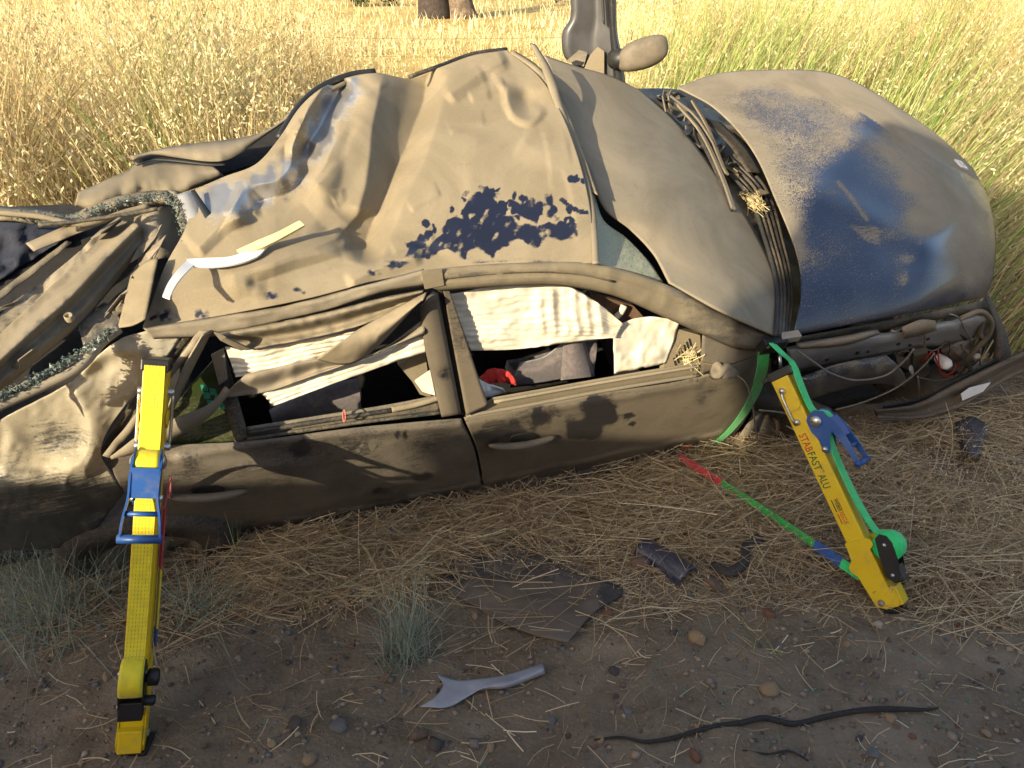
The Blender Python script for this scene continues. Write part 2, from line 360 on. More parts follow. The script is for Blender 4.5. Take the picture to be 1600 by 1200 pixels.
soil = g.mix(g.math('MULTIPLY', g.rng(g.noise(1.1, 3), .5, .65), .55), soil, (.16, .108, .072))
soil = g.mix(g.rng(g.voro(55), .0, .16, .75, 0.), soil, (.24, .2, .165))
field = g.ramp(g.noise(.35, 8, .7), [(.3, (.36, .24, .075)), (.5, (.50, .36, .125)), (.7, (.62, .48, .2))])
fm = g.rng(g.math('MULTIPLY_ADD', g.noise(1.5, 4), 1.6, pos.outputs['Y']), 6.5, 9.5)
g.lk(g.mix(fm, soil, field), b.inputs['Base Color']); b.inputs['Roughness'].default_value = .95; b.inputs['Specular IOR Level'].default_value = .12
hh = g.math('ADD', g.noise(60, 8, .75), g.math('MULTIPLY', g.voro(75), -.6))
hh = g.math('MULTIPLY_ADD', g.noise(400, 3, .7), .3, hh)
g.lk(g.bump(hh, .8, .008), b.inputs['Normal']); M['soil'] = m
ground = mesh_obj('ground', np.stack([GX, GY, GZ], -1).reshape(-1, 3), np.stack([_i[:-1, :-1], _i[:-1, 1:], _i[1:, 1:], _i[1:, :-1]], -1).reshape(-1, 4), M['soil'])
kind(ground, 'structure')

# ------------------------------------------------------------------ wrecked car
base = car(0, .7, 0); base[2] = float(ground_z(base[0], base[1]))
CAR = thing('wrecked_car', base, 'crushed dark blue sedan covered in dust, rolled onto its side slope in the dry grass', 'car')

def pdist(X, Y, poly):
    """distance to a polyline and which side of it (positive to the right of its direction on the sheet)."""
    P = np.array(poly, float); best = np.full(np.shape(X), 1e9); sg = np.zeros(np.shape(X)); tt = np.zeros(np.shape(X)); n = len(P) - 1
    for i in range(n):
        dx, dy = P[i + 1] - P[i]; L2 = dx * dx + dy * dy
        t = np.clip(((X - P[i, 0]) * dx + (Y - P[i, 1]) * dy) / L2, 0, 1)
        ex, ey = X - P[i, 0] - t * dx, Y - P[i, 1] - t * dy; d = np.hypot(ex, ey); k = d < best
        best = np.where(k, d, best); sg = np.where(k, np.sign(dx * ey - dy * ex), sg); tt = np.where(k, (i + t) / n, tt)
    return best, sg, tt
def ridge(X, Y, poly, amp, w, w2=None, fade=True, p=2.):
    d, s, t = pdist(resX(X, Y), resY(X, Y), resample(poly, max(8, 6 * len(poly))))
    ww = np.where(s > 0, w, w2 or w); f = np.clip(np.minimum(t, 1 - t) / .12, 0, 1) if fade else 1.
    if p < 1.65:
        tt_ = 1 - np.sqrt(d * d + 2.2) / (1.75 * ww); prof = .5 * (tt_ + np.sqrt(tt_ * tt_ + .012))
    else: prof = np.exp(-(d / ww)**p)
    return amp * prof * (f * f * (3 - 2 * f) if fade else 1.)
def resX(X, Y): return X + 4 * vnoise(X / 40., Y / 40., 31)
def resY(X, Y): return Y + 4 * vnoise(X / 40., Y / 40., 47)
def bump_(X, Y, cx, cy, r, amp, ry=None): return amp * np.exp(-((X - cx) / r)**2 - ((Y - cy) / (ry or r))**2)
def inpoly(X, Y, poly):
    P = np.array(poly, float); r = np.zeros(np.shape(X), bool); j = len(P) - 1
    for i in range(len(P)):
        c = (P[i, 1] > Y) != (P[j, 1] > Y)
        r ^= c & (X < (P[j, 0] - P[i, 0]) * (Y - P[i, 1]) / (P[j, 1] - P[i, 1] + 1e-9) + P[i, 0]); j = i
    return r

# --- roof
def roof_h(X, Y, s, t):
    h = .035 * np.sin(np.pi * np.clip(t, 0, 1)) + .004 * fbm(X / 90., Y / 90., 2, 2) + .0010 * fbm(X / 26., Y / 26., 3, 6)
    V1 = [(676, 98), (666, 140), (641, 217), (617, 270), (596, 322), (575, 371), (562, 415)]
    h += ridge(X, Y, V1, -.085, 48, 17, p=1.25) + ridge(X, Y, [(598, 106), (582, 190), (569, 290), (556, 350)], .034, 20, 26, p=1.4)
    h += ridge(X, Y, [(548, 122), (512, 178), (480, 226), (448, 262)], -.055, 15, 19, p=1.4) + ridge(X, Y, [(508, 132), (480, 172), (457, 214)], .035, 9, 12, p=1.3)
    h += ridge(X, Y, [(562, 122), (538, 168), (524, 215), (505, 262), (478, 296)], .026, 10, 30, p=1.5)
    h += ridge(X, Y, [(470, 195), (455, 232), (452, 258), (430, 281), (384, 290), (360, 330)], .035, 6, 20, False, p=1.4)
    h += ridge(X, Y, [(486, 215), (476, 262), (450, 300), (405, 314), (375, 345)], -.034, 14, p=1.5)
    h += bump_(X, Y, 490, 345, 90, -.03, 50) + ridge(X, Y, [(480, 292), (520, 330), (552, 360)], .016, 14, 34, p=1.6)
    h += ridge(X, Y, [(340, 436), (430, 408), (500, 382), (548, 362)], .03, 24, 10, p=1.5) + ridge(X, Y, [(380, 448), (470, 420), (552, 396)], -.016, 9, p=1.5) + bump_(X, Y, 541, 378, 8, .014)
    h += ridge(X, Y, [(300, 396), (352, 352), (410, 328)], .024, 9, 26, p=1.3) + ridge(X, Y, [(245, 474), (330, 448), (420, 450)], .012, 14, p=1.4)
    h += ridge(X, Y, [(540, 446), (590, 418), (660, 398)], .018, 10, p=1.4)
    h += ridge(X, Y, [(695, 155), (742, 118), (794, 90)], .024, 10, 22, p=1.3) + ridge(X, Y, [(796, 128), (792, 158), (808, 182), (832, 188), (852, 166)], .016, 6, 14, p=1.4)
    h += bump_(X, Y, 822, 158, 24, -.026, 22) + ridge(X, Y, [(730, 152), (765, 140), (792, 126)], .010, 7, p=1.3)
    h += ridge(X, Y, [(690, 405), (722, 345), (738, 270), (748, 200)], .009, 34, 70, p=1.3) + ridge(X, Y, [(812, 216), (850, 236), (895, 230)], .006, 18, p=1.4)
    h += -.07 * np.clip((430 - X) / 200, 0, 1)**1.2
    rr = random.Random(77)
    for _ in range(3):
        x0, y0 = rr.uniform(250, 600), rr.uniform(150, 470); an = rr.choice((-1.1, -1.0, -.5, -.35, -.3)) + rr.uniform(-.25, .25); l = rr.uniform(25, 80); bx = rr.uniform(-8, 8)
        h += ridge(X, Y, [(x0, y0), (x0 + math.cos(an) * l * .5 + bx, y0 + math.sin(an) * l * .5 + bx), (x0 + math.cos(an) * l, y0 + math.sin(an) * l)], rr.choice((-1, 1)) * rr.uniform(.002, .006), rr.uniform(3, 6), rr.uniform(10, 24), p=1.1)
    for x0, y0, x1, y1, am in ((770, 110, 800, 190, .006), (850, 200, 862, 300, .003), (700, 210, 760, 190, .004), (880, 260, 905, 380, .003), (640, 330, 690, 300, .005), (610, 395, 680, 372, .006), (745, 95, 770, 160, -.005)):
        h += ridge(X, Y, [(x0, y0), ((x0 + x1) / 2 + 5, (y0 + y1) / 2 - 4), (x1, y1)], am, 4, 14, p=1.1)
    return h
finger = []
_rf = random.Random(5)
for cx, cy, n in ((745, 318, 10), (775, 312, 9), (820, 318, 9), (850, 322, 8), (720, 340, 8), (690, 362, 7), (655, 380, 7), (790, 330, 8), (870, 340, 6)):
    for k in range(n): finger.append((cx + _rf.uniform(-24, 24), cy + _rf.uniform(-16, 14), _rf.uniform(3.2, 7.5), _rf.uniform(3.6, 9.), _rf.uniform(-.9, .9)))
for q in ((752, 292), (760, 297), (771, 299), (803, 305), (815, 309), (853, 305), (862, 308), (835, 323), (848, 322), (892, 280), (901, 279), (912, 281)): finger.append((*q, 5, 6.5, .4))
MASS = [[(632, 402), (648, 376), (672, 380), (690, 362), (704, 336), (728, 342), (752, 330), (772, 340), (800, 336), (812, 350), (836, 352), (858, 345), (872, 352), (902, 340), (903, 368), (878, 378), (858, 370), (838, 388), (812, 374), (792, 382), (770, 402), (742, 384), (728, 402), (700, 388), (668, 404)],
        [(724, 330), (738, 300), (768, 305), (790, 325), (770, 345)], [(800, 330), (820, 312), (850, 330), (838, 350)]]
def roof_dust(X, Y):
    d = np.full(X.shape, .98)
    Xw, Yw = X + 6 * vnoise(X / 9., Y / 9., 3), Y + 6 * vnoise(X / 9., Y / 9., 8)
    for p in MASS:
        sd = pdist(Xw, Yw, p + [p[0]])[0] * np.where(inpoly(Xw, Yw, p), 1, -1); k = np.clip((sd + 3.5) / 7, 0, 1)
        d = d * (1 - k) + k * np.minimum(d, .12 + 1.0 * np.clip(fbm(X / 10. + Y / 25., Y / 16., 3, 12) + .06, 0, 1))
    Xf, Yf = X + 5 * vnoise(X / 5., Y / 5., 23), Y + 5 * vnoise(X / 5., Y / 5., 28)
    for cx, cy, rx, ry, an in finger:
        ex, ey = (Xf - cx) * math.cos(an) + (Yf - cy) * math.sin(an), -(Xf - cx) * math.sin(an) + (Yf - cy) * math.cos(an)
        q = np.sqrt((ex / rx)**2 + (ey / ry)**2); k = np.clip((1.3 - q) / .7, 0, 1) * (.55 + .45 * ((cx * 7 + cy) % 3 > .8)); d = d * (1 - k) + k * np.minimum(d, .12)
    dd, _, tt = pdist(X, Y, [(878, 312), (890, 322), (904, 330), (916, 332)]); d = np.where(dd < 4, .3, d)
    dd, _, tt = pdist(X, Y, [(535, 135), (520, 165), (505, 200), (488, 225)]); d -= .75 * np.exp(-(dd / 15)**2) * (.6 + .8 * vnoise(X / 12., Y / 12., 5))
    for c, r in (((316, 492), 20), ((262, 492), 18), ((240, 500), 10), ((425, 462), 16), ((470, 455), 14), ((585, 425), 14), ((620, 415), 14)):
        d -= .85 * np.exp(-(((X - c[0]) / r)**2 + ((Y - c[1]) / (r * .55))**2)) * (.7 + 1.2 * vnoise(X / 6., Y / 6., 6))
    d -= .55 * np.exp(-((Y - (410 + .0 * X)) / 9.)**2) * (X > 600) * (.5 + vnoise(X / 30., Y / 3., 16))
    dd, _, _ = pdist(X, Y, [(540, 140), (505, 200), (470, 260), (400, 300), (330, 320)]); d -= (.58 + .7 * vnoise(X / 12., Y / 24., 9)) * np.exp(-(dd / 34)**2)
    d -= .3 * np.exp(-((X - 360) / 70.)**2 - ((Y - 310) / 25.)**2)
    dd, _, _ = pdist(X, Y, [(580, 200), (570, 300), (545, 380)]); d -= .16 * np.exp(-(dd / 30)**2)
    return np.clip(d, 0, 1.1)
roof = panel('roof', [(296, 300), (350, 276), (400, 256), (436, 216), (468, 168), (502, 138), (550, 119), (590, 114), (640, 122), (690, 104), (740, 86), (792, 78)],
             [(222, 514), (370, 488), (480, 466), (590, 438), (690, 420), (800, 411), (930, 411)], M['roofpaint'], PR, CAR,
             left=[(296, 300), (292, 350), (256, 420), (222, 514)], right=[(792, 78), (845, 122), (880, 182), (905, 250), (922, 322), (930, 411)], h=roof_h, dust=roof_dust, step=2.2, painted_shine=lambda X, Y: np.exp(-(pdist(X, Y, [(545, 135), (505, 200), (470, 260), (400, 305), (320, 330)])[0] / 42)**2) * np.clip(.75 + .9 * fbm(X / 26., Y / 26., 2, 5), 0, 1))  # sheen along the crumpled folds painted in as a silver tint
# black rubber edge along the far drip rail
tube('roof_edge_seal', [on(PR, x, y, -.012) for x, y in [(436, 216), (468, 166), (502, 136), (548, 117), (586, 112)]], .012, M['black'], roof, n=30, dust=.25)
tube('roof_edge_seal', [on(PR, x, y, -.006) for x, y in [(640, 120), (690, 102), (740, 84), (792, 77)]], .008, M['black'], roof, n=20, dust=.4)
# --- trim between roof and windshield
tr = panel('windshield_trim', [(828, 66), (838, 70)], [(926, 411), (936, 411)], M['dustsheet'], PR, CAR,
           left=[(828, 66), (846, 104), (862, 150), (884, 200), (906, 255), (921, 320), (926, 411)], right=[(838, 70), (862, 110), (880, 165), (898, 215), (914, 262), (930, 325), (936, 411)],
           h=lambda X, Y, s, t: .05 * np.exp(-((Y - 95) / 60.)**2) + .018 + .006 * vnoise(Y / 30., X / 30., 2), dust=.95, step=4, th=.006)
panel('header_flange', [(800, 84), (812, 88)], [(926, 300), (934, 304)], M['dustsheet'], PR, CAR, left=[(798, 82), (832, 108), (868, 158), (900, 232), (926, 300)],
      right=[(806, 80), (842, 104), (876, 150), (908, 228), (934, 304)], h=.012, dust=.9, step=6, rough=.02)
# --- windshield
def ws_h(X, Y, s, t): return .045 * np.sin(np.pi * s) * np.sin(np.pi * t * .9 + .1) + .0015 * fbm(X / 30., Y / 30., 3, 4) - .03 * np.clip((X - 1150) / 90, 0, 1)
def ws_dust(X, Y):
    d = np.full(X.shape, .97); d -= .3 * np.exp(-((X - 1160) / 60.)**2 - ((Y - 490) / 22.)**2); d += .1 * vnoise(X / 8., Y / 40., 3)
    for c in ((862, 112, 16, 5), (1062, 360, 3, 14), (985, 255, 8, 2)): d -= .35 * np.exp(-((X - c[0]) / c[2])**2 - ((Y - c[1]) / c[3])**2)
    return d
M['glassdust'] = dusty('dusty_windshield_glass', (.05, .075, .065), (.08, .105, .085), rough=.12, coat=.5, fine=.3, big=.25, streak=.1)
M['shard'] = dusty('cracked_green_glass', (.12, .17, .12), (.24, .26, .09), rough=.2, coat=.4, fine=.8, big=.3, streak=.3, dust=(.42, .38, .27), dust2=(.33, .33, .2))
wsh = panel('windshield', [(850, 86), (900, 103), (955, 119), (1000, 141)], [(1046, 441), (1130, 488), (1218, 527)], M['glassdust'], PW, CAR,
      left=[(850, 86), (880, 160), (906, 238), (921, 264), (934, 305), (952, 333), (987, 360), (1022, 397), (1046, 441)], right=[(1000, 141), (1060, 195), (1130, 285), (1180, 360), (1212, 435), (1218, 527)],
      h=ws_h, dust=ws_dust, step=5, th=.006)
panel('glass_shard', [(924, 302), (930, 306)], [(933, 413), (985, 424), (1036, 440)], M['shard'], PW, wsh, left=[(924, 302), (931, 350), (933, 413)],
      right=[(930, 306), (944, 345), (978, 371), (1012, 406), (1036, 440)], h=lambda X, Y, s, t: -.012 - .01 * s + .004 * fbm(X / 20., Y / 20., 2, 3), dust=lambda X, Y: .62 + .35 * np.exp(-((Y - 330) / 20.)**2), step=4, th=.006)
# --- hood
def hood_h(X, Y, s, t):
    return .06 * np.sin(np.pi * np.clip(t, 0, 1))**.8 * (1 - .35 * s) - .16 * np.clip((s - .62) / .38, 0, 1)**2 + .02 * np.sin(np.pi * s) - .05 * np.clip((t - .82) / .18, 0, 1)**2 + ridge(X, Y, [(1200, 130), (1330, 190), (1450, 250), (1530, 330)], -.008, 12) + ridge(X, Y, [(1180, 250), (1300, 310), (1420, 370), (1540, 420)], .008, 22) + .004 * fbm(X / 60., Y / 60., 2, 4)
def hood_dust(X, Y):
    e1 = pdist(X, Y, [(1040, 138), (1120, 132), (1200, 128), (1290, 142), (1350, 178), (1400, 212), (1470, 250)]); top = e1[1] * e1[0]
    d = .56 + 0 * X
    d = np.where(top < 0, .98, np.where(top < 16, .98 - .4 * top / 16, d))
    e2 = pdist(X, Y, [(1345, 160), (1330, 215), (1275, 265), (1255, 330), (1238, 420), (1225, 540)]); rt = -e2[1] * e2[0]
    right_side = np.clip((rt + 10) / 30, 0, 1); d = np.where(top > 0, d * (1 - right_side) + right_side * .2, d)  # coat value falls off to the right of this line
    for cx, cy, rx, ry, am in ((1390, 225, 45, 30, .55), (1440, 260, 60, 40, .5), (1470, 310, 45, 40, .55), (1500, 360, 45, 60, .6), (1455, 335, 40, 25, .35), (1520, 420, 25, 50, .5), (1440, 350, 30, 18, .4),
                               (1420, 290, 18, 14, .3), (1300, 300, 12, 6, .3), (1415, 438, 12, 12, .6), (1380, 365, 40, 14, .3), (1300, 400, 60, 30, .18), (1420, 405, 22, 8, .4)):
        d = d + am * np.exp(-((X - cx) / rx)**2 - ((Y - cy) / ry)**2)
    dd = pdist(X, Y, [(1310, 284), (1330, 308), (1345, 330), (1355, 342)])[0]; d = d + .5 * np.exp(-(dd / (4.5 + 3 * vnoise(X / 9., Y / 9., 4)))**2)
    dd = pdist(X, Y, [(1490, 350), (1462, 380), (1440, 410), (1425, 440)])[0]; d -= .5 * np.exp(-(dd / 12)**2)
    for k in range(5):
        dd = pdist(X, Y, [(1330 + 5 * k, 353 + 5 * k), (1372 + 3 * (k % 2), 357 + 6 * k)])[0]; d = d + .38 * np.exp(-(dd / 1.8)**2)
    e3 = pdist(X, Y, [(1060, 135), (1120, 172), (1175, 232), (1212, 312), (1246, 400)])[0]; d += .32 * np.exp(-(e3 / 26)**2)
    for q in ((1130, 130), (1140, 134), (1150, 132), (1158, 136)):
        dd = pdist(X, Y, [q, (q[0] - 6, q[1] + 10)])[0]; d = np.where(dd < 3, .95, d)
    return np.clip(d, 0, 1.1)
hood = panel('hood', [(1058, 136), (1120, 115), (1200, 109), (1280, 111), (1330, 125), (1400, 165), (1470, 215), (1520, 262)], [(1240, 524), (1320, 509), (1440, 486), (1541, 464)], M['hood'], PH, CAR,
      left=[(1058, 136), (1118, 170), (1174, 232), (1212, 312), (1246, 400), (1252, 460), (1240, 524)], right=[(1520, 262), (1544, 310), (1556, 370), (1552, 430), (1541, 464)], h=hood_h, dust=hood_dust, step=3.2)
# lozenge emblem on the nose
eo = on(PH, 1501, 258, -.045); ex = on(PH, 1512, 266, -.055) - eo; ex /= np.linalg.norm(ex); ey = np.cross(PH[1], ex); ey /= np.linalg.norm(ey)
def lozenge(r1, r2): return [(r1, 0), (0, r2), (-r1, 0), (0, -r2)]
for nm, q in (('emblem', 1.),):
    V = []; 
    for rr, hz in ((1., 0), (1., .008), (.55, .008), (.55, 0)):
        for (x, y) in lozenge(.046 * rr, .026 * rr): V.append(eo + ex * x + ey * y + PH[1] * hz)
    F = [(4 * k + i, 4 * k + (i + 1) % 4, 4 * ((k + 1) % 4) + (i + 1) % 4, 4 * ((k + 1) % 4) + i) for k in range(4) for i in range(4)]
    mesh_obj(nm, V, F, M['white'], hood, False)
# --- cowl, wipers, seals
cowl = panel('cowl_panel', [(990, 138), (1060, 140), (1120, 158)], [(1215, 528), (1250, 526)], M['black'], PW, CAR, left=[(990, 138), (1060, 196), (1130, 286), (1178, 360), (1210, 435), (1215, 528)],
      right=[(1120, 158), (1190, 226), (1232, 302), (1262, 400), (1266, 460), (1250, 526)], h=lambda X, Y, s, t: -.035 - .05 * s + .012 * fbm(X / 14., Y / 14., 3, 8), dust=lambda X, Y: .45 + .8 * fbm(X / 12., Y / 12., 2, 3), step=5)
grl = panel('cowl_grille', [(1096, 182), (1128, 192)], [(1168, 268), (1192, 270)], M['rubber'], PW, cowl, left=[(1096, 182), (1140, 226), (1168, 268)], right=[(1128, 192), (1168, 232), (1192, 270)], h=.004, dust=.5, step=6)
for pts, wd in (([(1060, 165), (1094, 205), (1128, 275), (1146, 326)], .02), ([(1082, 158), (1104, 196), (1130, 262), (1136, 272)], .018), ([(1048, 150), (1085, 180), (1120, 232)], .012)):
    P3 = [on(PW, x, y, .03) for x, y in pts]; wv = np.cross(P3[-1] - P3[0], PW[1]); wv *= wd / np.linalg.norm(wv)
    wp = band('wiper', P3, wv, .008, M['black'], CAR, n=16, dust=.9)
    band('blade', [p - PW[1] * .014 for p in P3[1:]], wv * .4, .014, M['rubber'], wp, n=12, dust=.4)
for k in range(5):
    o = 7 * k
    tube('rubber_seal', [on(PW, x, y, -.01 - .004 * k) for x, y in [(1120 + o * .9, 215 - o * .5 + 40), (1166 + o, 300 - o * .3), (1200 + o * .9, 390), (1214 + o * .8, 450), (1212 + o * .7, 524)]], .0085, M['black'] if k % 2 else M['rubber'], cowl, n=26, dust=.35 + .1 * (k % 3))
_rc = random.Random(9)
for k in range(30):       # broken clips and debris in the cowl
    q = _rc.random(); x0, y0 = 1030 + 140 * q + _rc.uniform(-6, 20), 148 + 150 * q + _rc.uniform(-14, 10); an = _rc.uniform(0, 3.14); l1, l2 = _rc.uniform(6, 22), _rc.uniform(2, 6); ca, sa = math.cos(an), math.sin(an)
    pts = [(x0 + u1 * l1 * ca - v1 * l2 * sa, y0 + u1 * l1 * sa + v1 * l2 * ca) for u1, v1 in ((-1, -.6), (.7, -1), (1, .5), (-.4, 1))]
    plate('cowl_fragment', pts, M['black' if k % 3 else 'dustsheet'], PW, cowl, h=[_rc.uniform(-.02, .025) for _ in range(4)], dust=[.3, .7, .9, .5][k % 4])
def SIDEf(h0): return lambda x, y, h=0: side(x, y, h + h0)
# --- doors
def door_h(X, Y, s, t): return .006 * np.sin(np.pi * t) + .0025 * fbm(X / 50., Y / 50., 3, 3)
def fdoor_h(X, Y, s, t):
    h = door_h(X, Y, s, t) + ridge(X, Y, [(765, 752), (950, 712), (1090, 684), (1130, 676)], .008, 3, 3, False) + ridge(X, Y, [(730, 664), (940, 626), (1090, 601)], .007, 5, 5, False)
    return h + bump_(X, Y, 822, 688, 36, -.016, 9) - .03 * np.clip((X - 1120) / 70, 0, 1)**2
def fdoor_dust(X, Y):
    X, Y = X + 16 * fbm(X / 14., Y / 14., 3, 3), Y + 12 * fbm(X / 14., Y / 14., 3, 8)
    d = np.full(X.shape, .74)
    for cx, cy, rx, ry, am in ((938, 640, 30, 26, .75), (905, 668, 22, 16, .65), (930, 680, 16, 12, .6), (790, 672, 40, 20, .42), (760, 690, 18, 18, .4), (855, 645, 45, 12, .3), (980, 648, 8, 5, .7), (984, 664, 6, 5, .7), (1050, 590, 25, 5, .5), (1020, 596, 10, 5, .5), (840, 655, 14, 18, .35)):
        d -= am * np.exp(-(((X - cx) / rx)**2 + ((Y - cy) / ry)**2)**2)
    d -= .35 * np.clip((Y + .19 * (X - 757) - 745) / 30, 0, 1)  # coat value falls, darker towards the sill
    return d + .18 * vnoise(X / 12., Y / 12., 4)
fd = panel('front_door', [(725, 653), (830, 635), (940, 615), (1092, 589), (1193, 549)], [(759, 776), (950, 733), (1090, 703), (1138, 692)], M['door'], side, CAR,
      left=[(725, 653), (746, 705), (759, 776)], right=[(1193, 549), (1188, 602), (1168, 650), (1138, 692)], h=fdoor_h, dust=fdoor_dust, crump=0.0005, step=4.5)
panel('door_corner', [(1098, 524), (1150, 541), (1194, 543)], [(1094, 588), (1150, 568), (1192, 550)], M['door'], side, fd, h=-.004, dust=.75, step=6)
def rdoor_h(X, Y, s, t):
    h = door_h(X, Y, s, t) + ridge(X, Y, [(250, 722), (450, 690), (720, 664)], .010, 6, 6, False) + ridge(X, Y, [(262, 720), (400, 735), (500, 722)], .014, 14)
    h += ridge(X, Y, [(350, 825), (560, 795), (754, 755)], .008, 3, 3, False) + bump_(X, Y, 315, 772, 50, -.016, 9)
    return h
def rdoor_dust(X, Y):
    X, Y = X + 9 * fbm(X / 12., Y / 12., 3, 3), Y + 7 * fbm(X / 12., Y / 12., 3, 8)
    d = .66 + .14 * vnoise(X / 30., Y / 18., 4)
    for cx, cy, rx, ry, am in ((470, 702, 16, 12, .6), (622, 680, 4, 7, .5), (634, 682, 4, 8, .5), (660, 745, 14, 5, .5), (592, 768, 14, 5, .5), (330, 770, 30, 12, .3), (545, 700, 60, 14, .2)):
        d -= am * np.exp(-(((X - cx) / rx)**2 + ((Y - cy) / ry)**2)**2)
    r_ = random.Random(4)
    for k in range(26):
        cx, cy = r_.choice(((400, 700), (600, 690), (300, 705), (540, 720), (350, 720))); cx += r_.uniform(-50, 50); cy += r_.uniform(-14, 14); an = .9
        ex_, ey_ = (X - cx) * .6 + (Y - cy) * -.8, (X - cx) * .8 + (Y - cy) * .6; d = np.where((ex_ / 5.5)**2 + (ey_ / 2.4)**2 < 1, 1.0, d)
    d = np.where(inpoly(X, Y, [(512, 700), (534, 700), (552, 712), (530, 714), (538, 724), (516, 712)]), 1.0, d)
    return d - .32 * np.clip((Y + .19 * (X - 757) - 742) / 30, 0, 1)  # lower coat value near the bottom edge darkens the door there
rd = panel('rear_door', [(166, 716), (262, 698), (380, 690), (560, 668), (721, 654)], [(330, 836), (360, 846), (450, 840), (600, 812), (755, 777)], M['door'], side, CAR,
      left=[(166, 716), (196, 768), (256, 802), (330, 836)], right=[(721, 654), (742, 706), (755, 777)], h=rdoor_h, dust=rdoor_dust, crump=0.0005, step=4.5)
for par, (x0, y0, x1, y1) in ((fd, (764, 698, 868, 684)), (rd, (262, 777, 386, 768))):
    c = np.array([(x0 + x1) / 2, (y0 + y1) / 2]); L = np.hypot(x1 - x0, y1 - y0) / 2; tx = np.array([x1 - x0, y1 - y0]) / (2 * L)
    P3 = [side(*(c + tx * L * q + np.array([0, 5 - 7 * q * q])), .012 + .016 * (1 - q * q)) for q in np.linspace(-1, 1, 15)]
    hd = tube('door_handle', P3, [.006 + .009 * (1 - q**4) for q in np.linspace(-1, 1, 15)], M['door'], par, 10, dust=.75)
    rec = []
    for k in range(20):
        an = 2 * math.pi * k / 20; rec.append(tuple(c + tx * (L * .42 * math.cos(an) + 2) + np.array([0, -6 + 7 * math.sin(an)])))
    plate('handle_recess', rec, M['dark'], side, hd, h=.006, th=.006)
# sills and belt strips
for nm, pts, r, mt, du, par in (('belt_strip', [(728, 650), (830, 632), (940, 611), (1093, 586)], .007, 'black', .75, fd), ('belt_strip', [(385, 686), (560, 660), (690, 644)], .007, 'black', .45, rd),
                           ('window_lip', [(772, 628), (860, 612), (950, 596), (1092, 572)], .006, 'dustsheet', .9, fd), ('window_lip', [(388, 676), (500, 658), (612, 641)], .008, 'black', .4, rd), ('window_lip', [(612, 640), (650, 632), (684, 622)], .010, 'dustsheet', .9, rd)):
    tube(nm, [side(x, y, -.004) for x, y in pts], r, M[mt], par, n=24, dust=du)
panel('window_sill', [(770, 622), (860, 606), (950, 590), (1094, 566)], [(732, 650), (850, 630), (960, 609), (1094, 586)], M['dustsheet'], SIDEf(-.014), fd, h=.0, dust=.85, step=6)
panel('window_sill', [(386, 668), (500, 650), (612, 632), (684, 618)], [(384, 690), (500, 672), (612, 655), (690, 646)], M['black'], SIDEf(-.014), rd, h=.0, dust=.6, step=6)
lathe('side_marker', [(0, .012), (.018, .011), (.026, .004), (.027, 0)], side(1073, 697, .0), -w_, M['orange'], fd, 20)
# mirror stub on the door corner
ms = tube('mirror_stub', [side(1116, 585, .0), side(1122, 578, .03), side(1134, 580, .035), side(1150, 584, .02)], [.02, .03, .03, .016], M['black'], fd, 10, dust=.85)
tube('mirror_cable', [side(1140, 583, .03), side(1160, 592, .05), side(1172, 615, .06), side(1178, 650, .06), side(1184, 690, .05)], .0035, M['cable'], ms, 6, n=24)
# --- pillars and roof rail
def rail_h(X, Y, s, t): return .012 + .016 * np.clip(np.sin(np.pi * t) * 1.6, 0, 1) + .0025 * fbm(X / 40., Y / 8., 3, 9) - .006 * np.exp(-((t - .42) / .06)**2)
rl = panel('roof_rail', [(655, 428), (690, 419), (800, 411), (930, 412), (1040, 444), (1130, 490), (1218, 529)], [(690, 455), (800, 447), (880, 447), (960, 463), (1040, 497), (1100, 524), (1150, 545), (1198, 548)], M['dustsheet'], PG, CAR, h=rail_h, crump=.003,
      dust=lambda X, Y: .98 - .5 * np.clip((X - 1000) / 130, 0, 1) - .5 * np.exp(-((X - 745) / 40.)**2 - ((Y - 432) / 10.)**2) + .25 * vnoise(X / 40., Y / 5., 7), left=[(655, 428), (665, 445), (690, 455)], step=4)
panel('rear_rail', [(224, 512), (370, 489), (480, 468), (590, 440), (662, 420)], [(240, 530), (330, 526), (420, 508), (520, 484), (600, 458), (672, 446)], M['dustsheet'], PG, CAR,
      h=lambda X, Y, s, t: .012 + .016 * np.clip(np.sin(np.pi * t) * 1.5, 0, 1) + .009 * fbm(X / 60., Y / 8., 3, 9) - .008 * np.exp(-((t - .5 + .2 * np.sin(9 * s)) / .07)**2), dust=lambda X, Y: 1. - .4 * np.clip(vnoise(X / 50., Y / 5., 3), 0, 1), step=4)
tube('rail_seam', [on(PG, x, y, .026) for x, y in [(672, 437), (800, 425), (900, 427), (960, 440)]], .004, M['black'], rl, 6, n=20, dust=.5)
plate('rail_bracket', [(658, 424), (690, 420), (694, 446), (664, 452)], M['dustsheet'], PG, rl, h=.034, dust=.9)
bp = panel('b_pillar', [(655, 482), (684, 458)], [(690, 652), (721, 647)], M['door'], PG, CAR, left=[(655, 482), (664, 545), (690, 652)], right=[(684, 458), (700, 540), (721, 647)], h=lambda X, Y, s, t: .01 + .012 * np.sin(np.pi * s), dust=lambda X, Y: .95 - .6 * np.exp(-((X - 695) / 18.)**2 - ((Y - 585) / 14.)**2) + .2 * vnoise(X / 30., Y / 4., 2), step=5, th=.02)
panel('pillar_gap', [(684, 446), (694, 446)], [(722, 648), (729, 646)], M['dark'], PG, bp, h=-.006, step=8, th=.02)
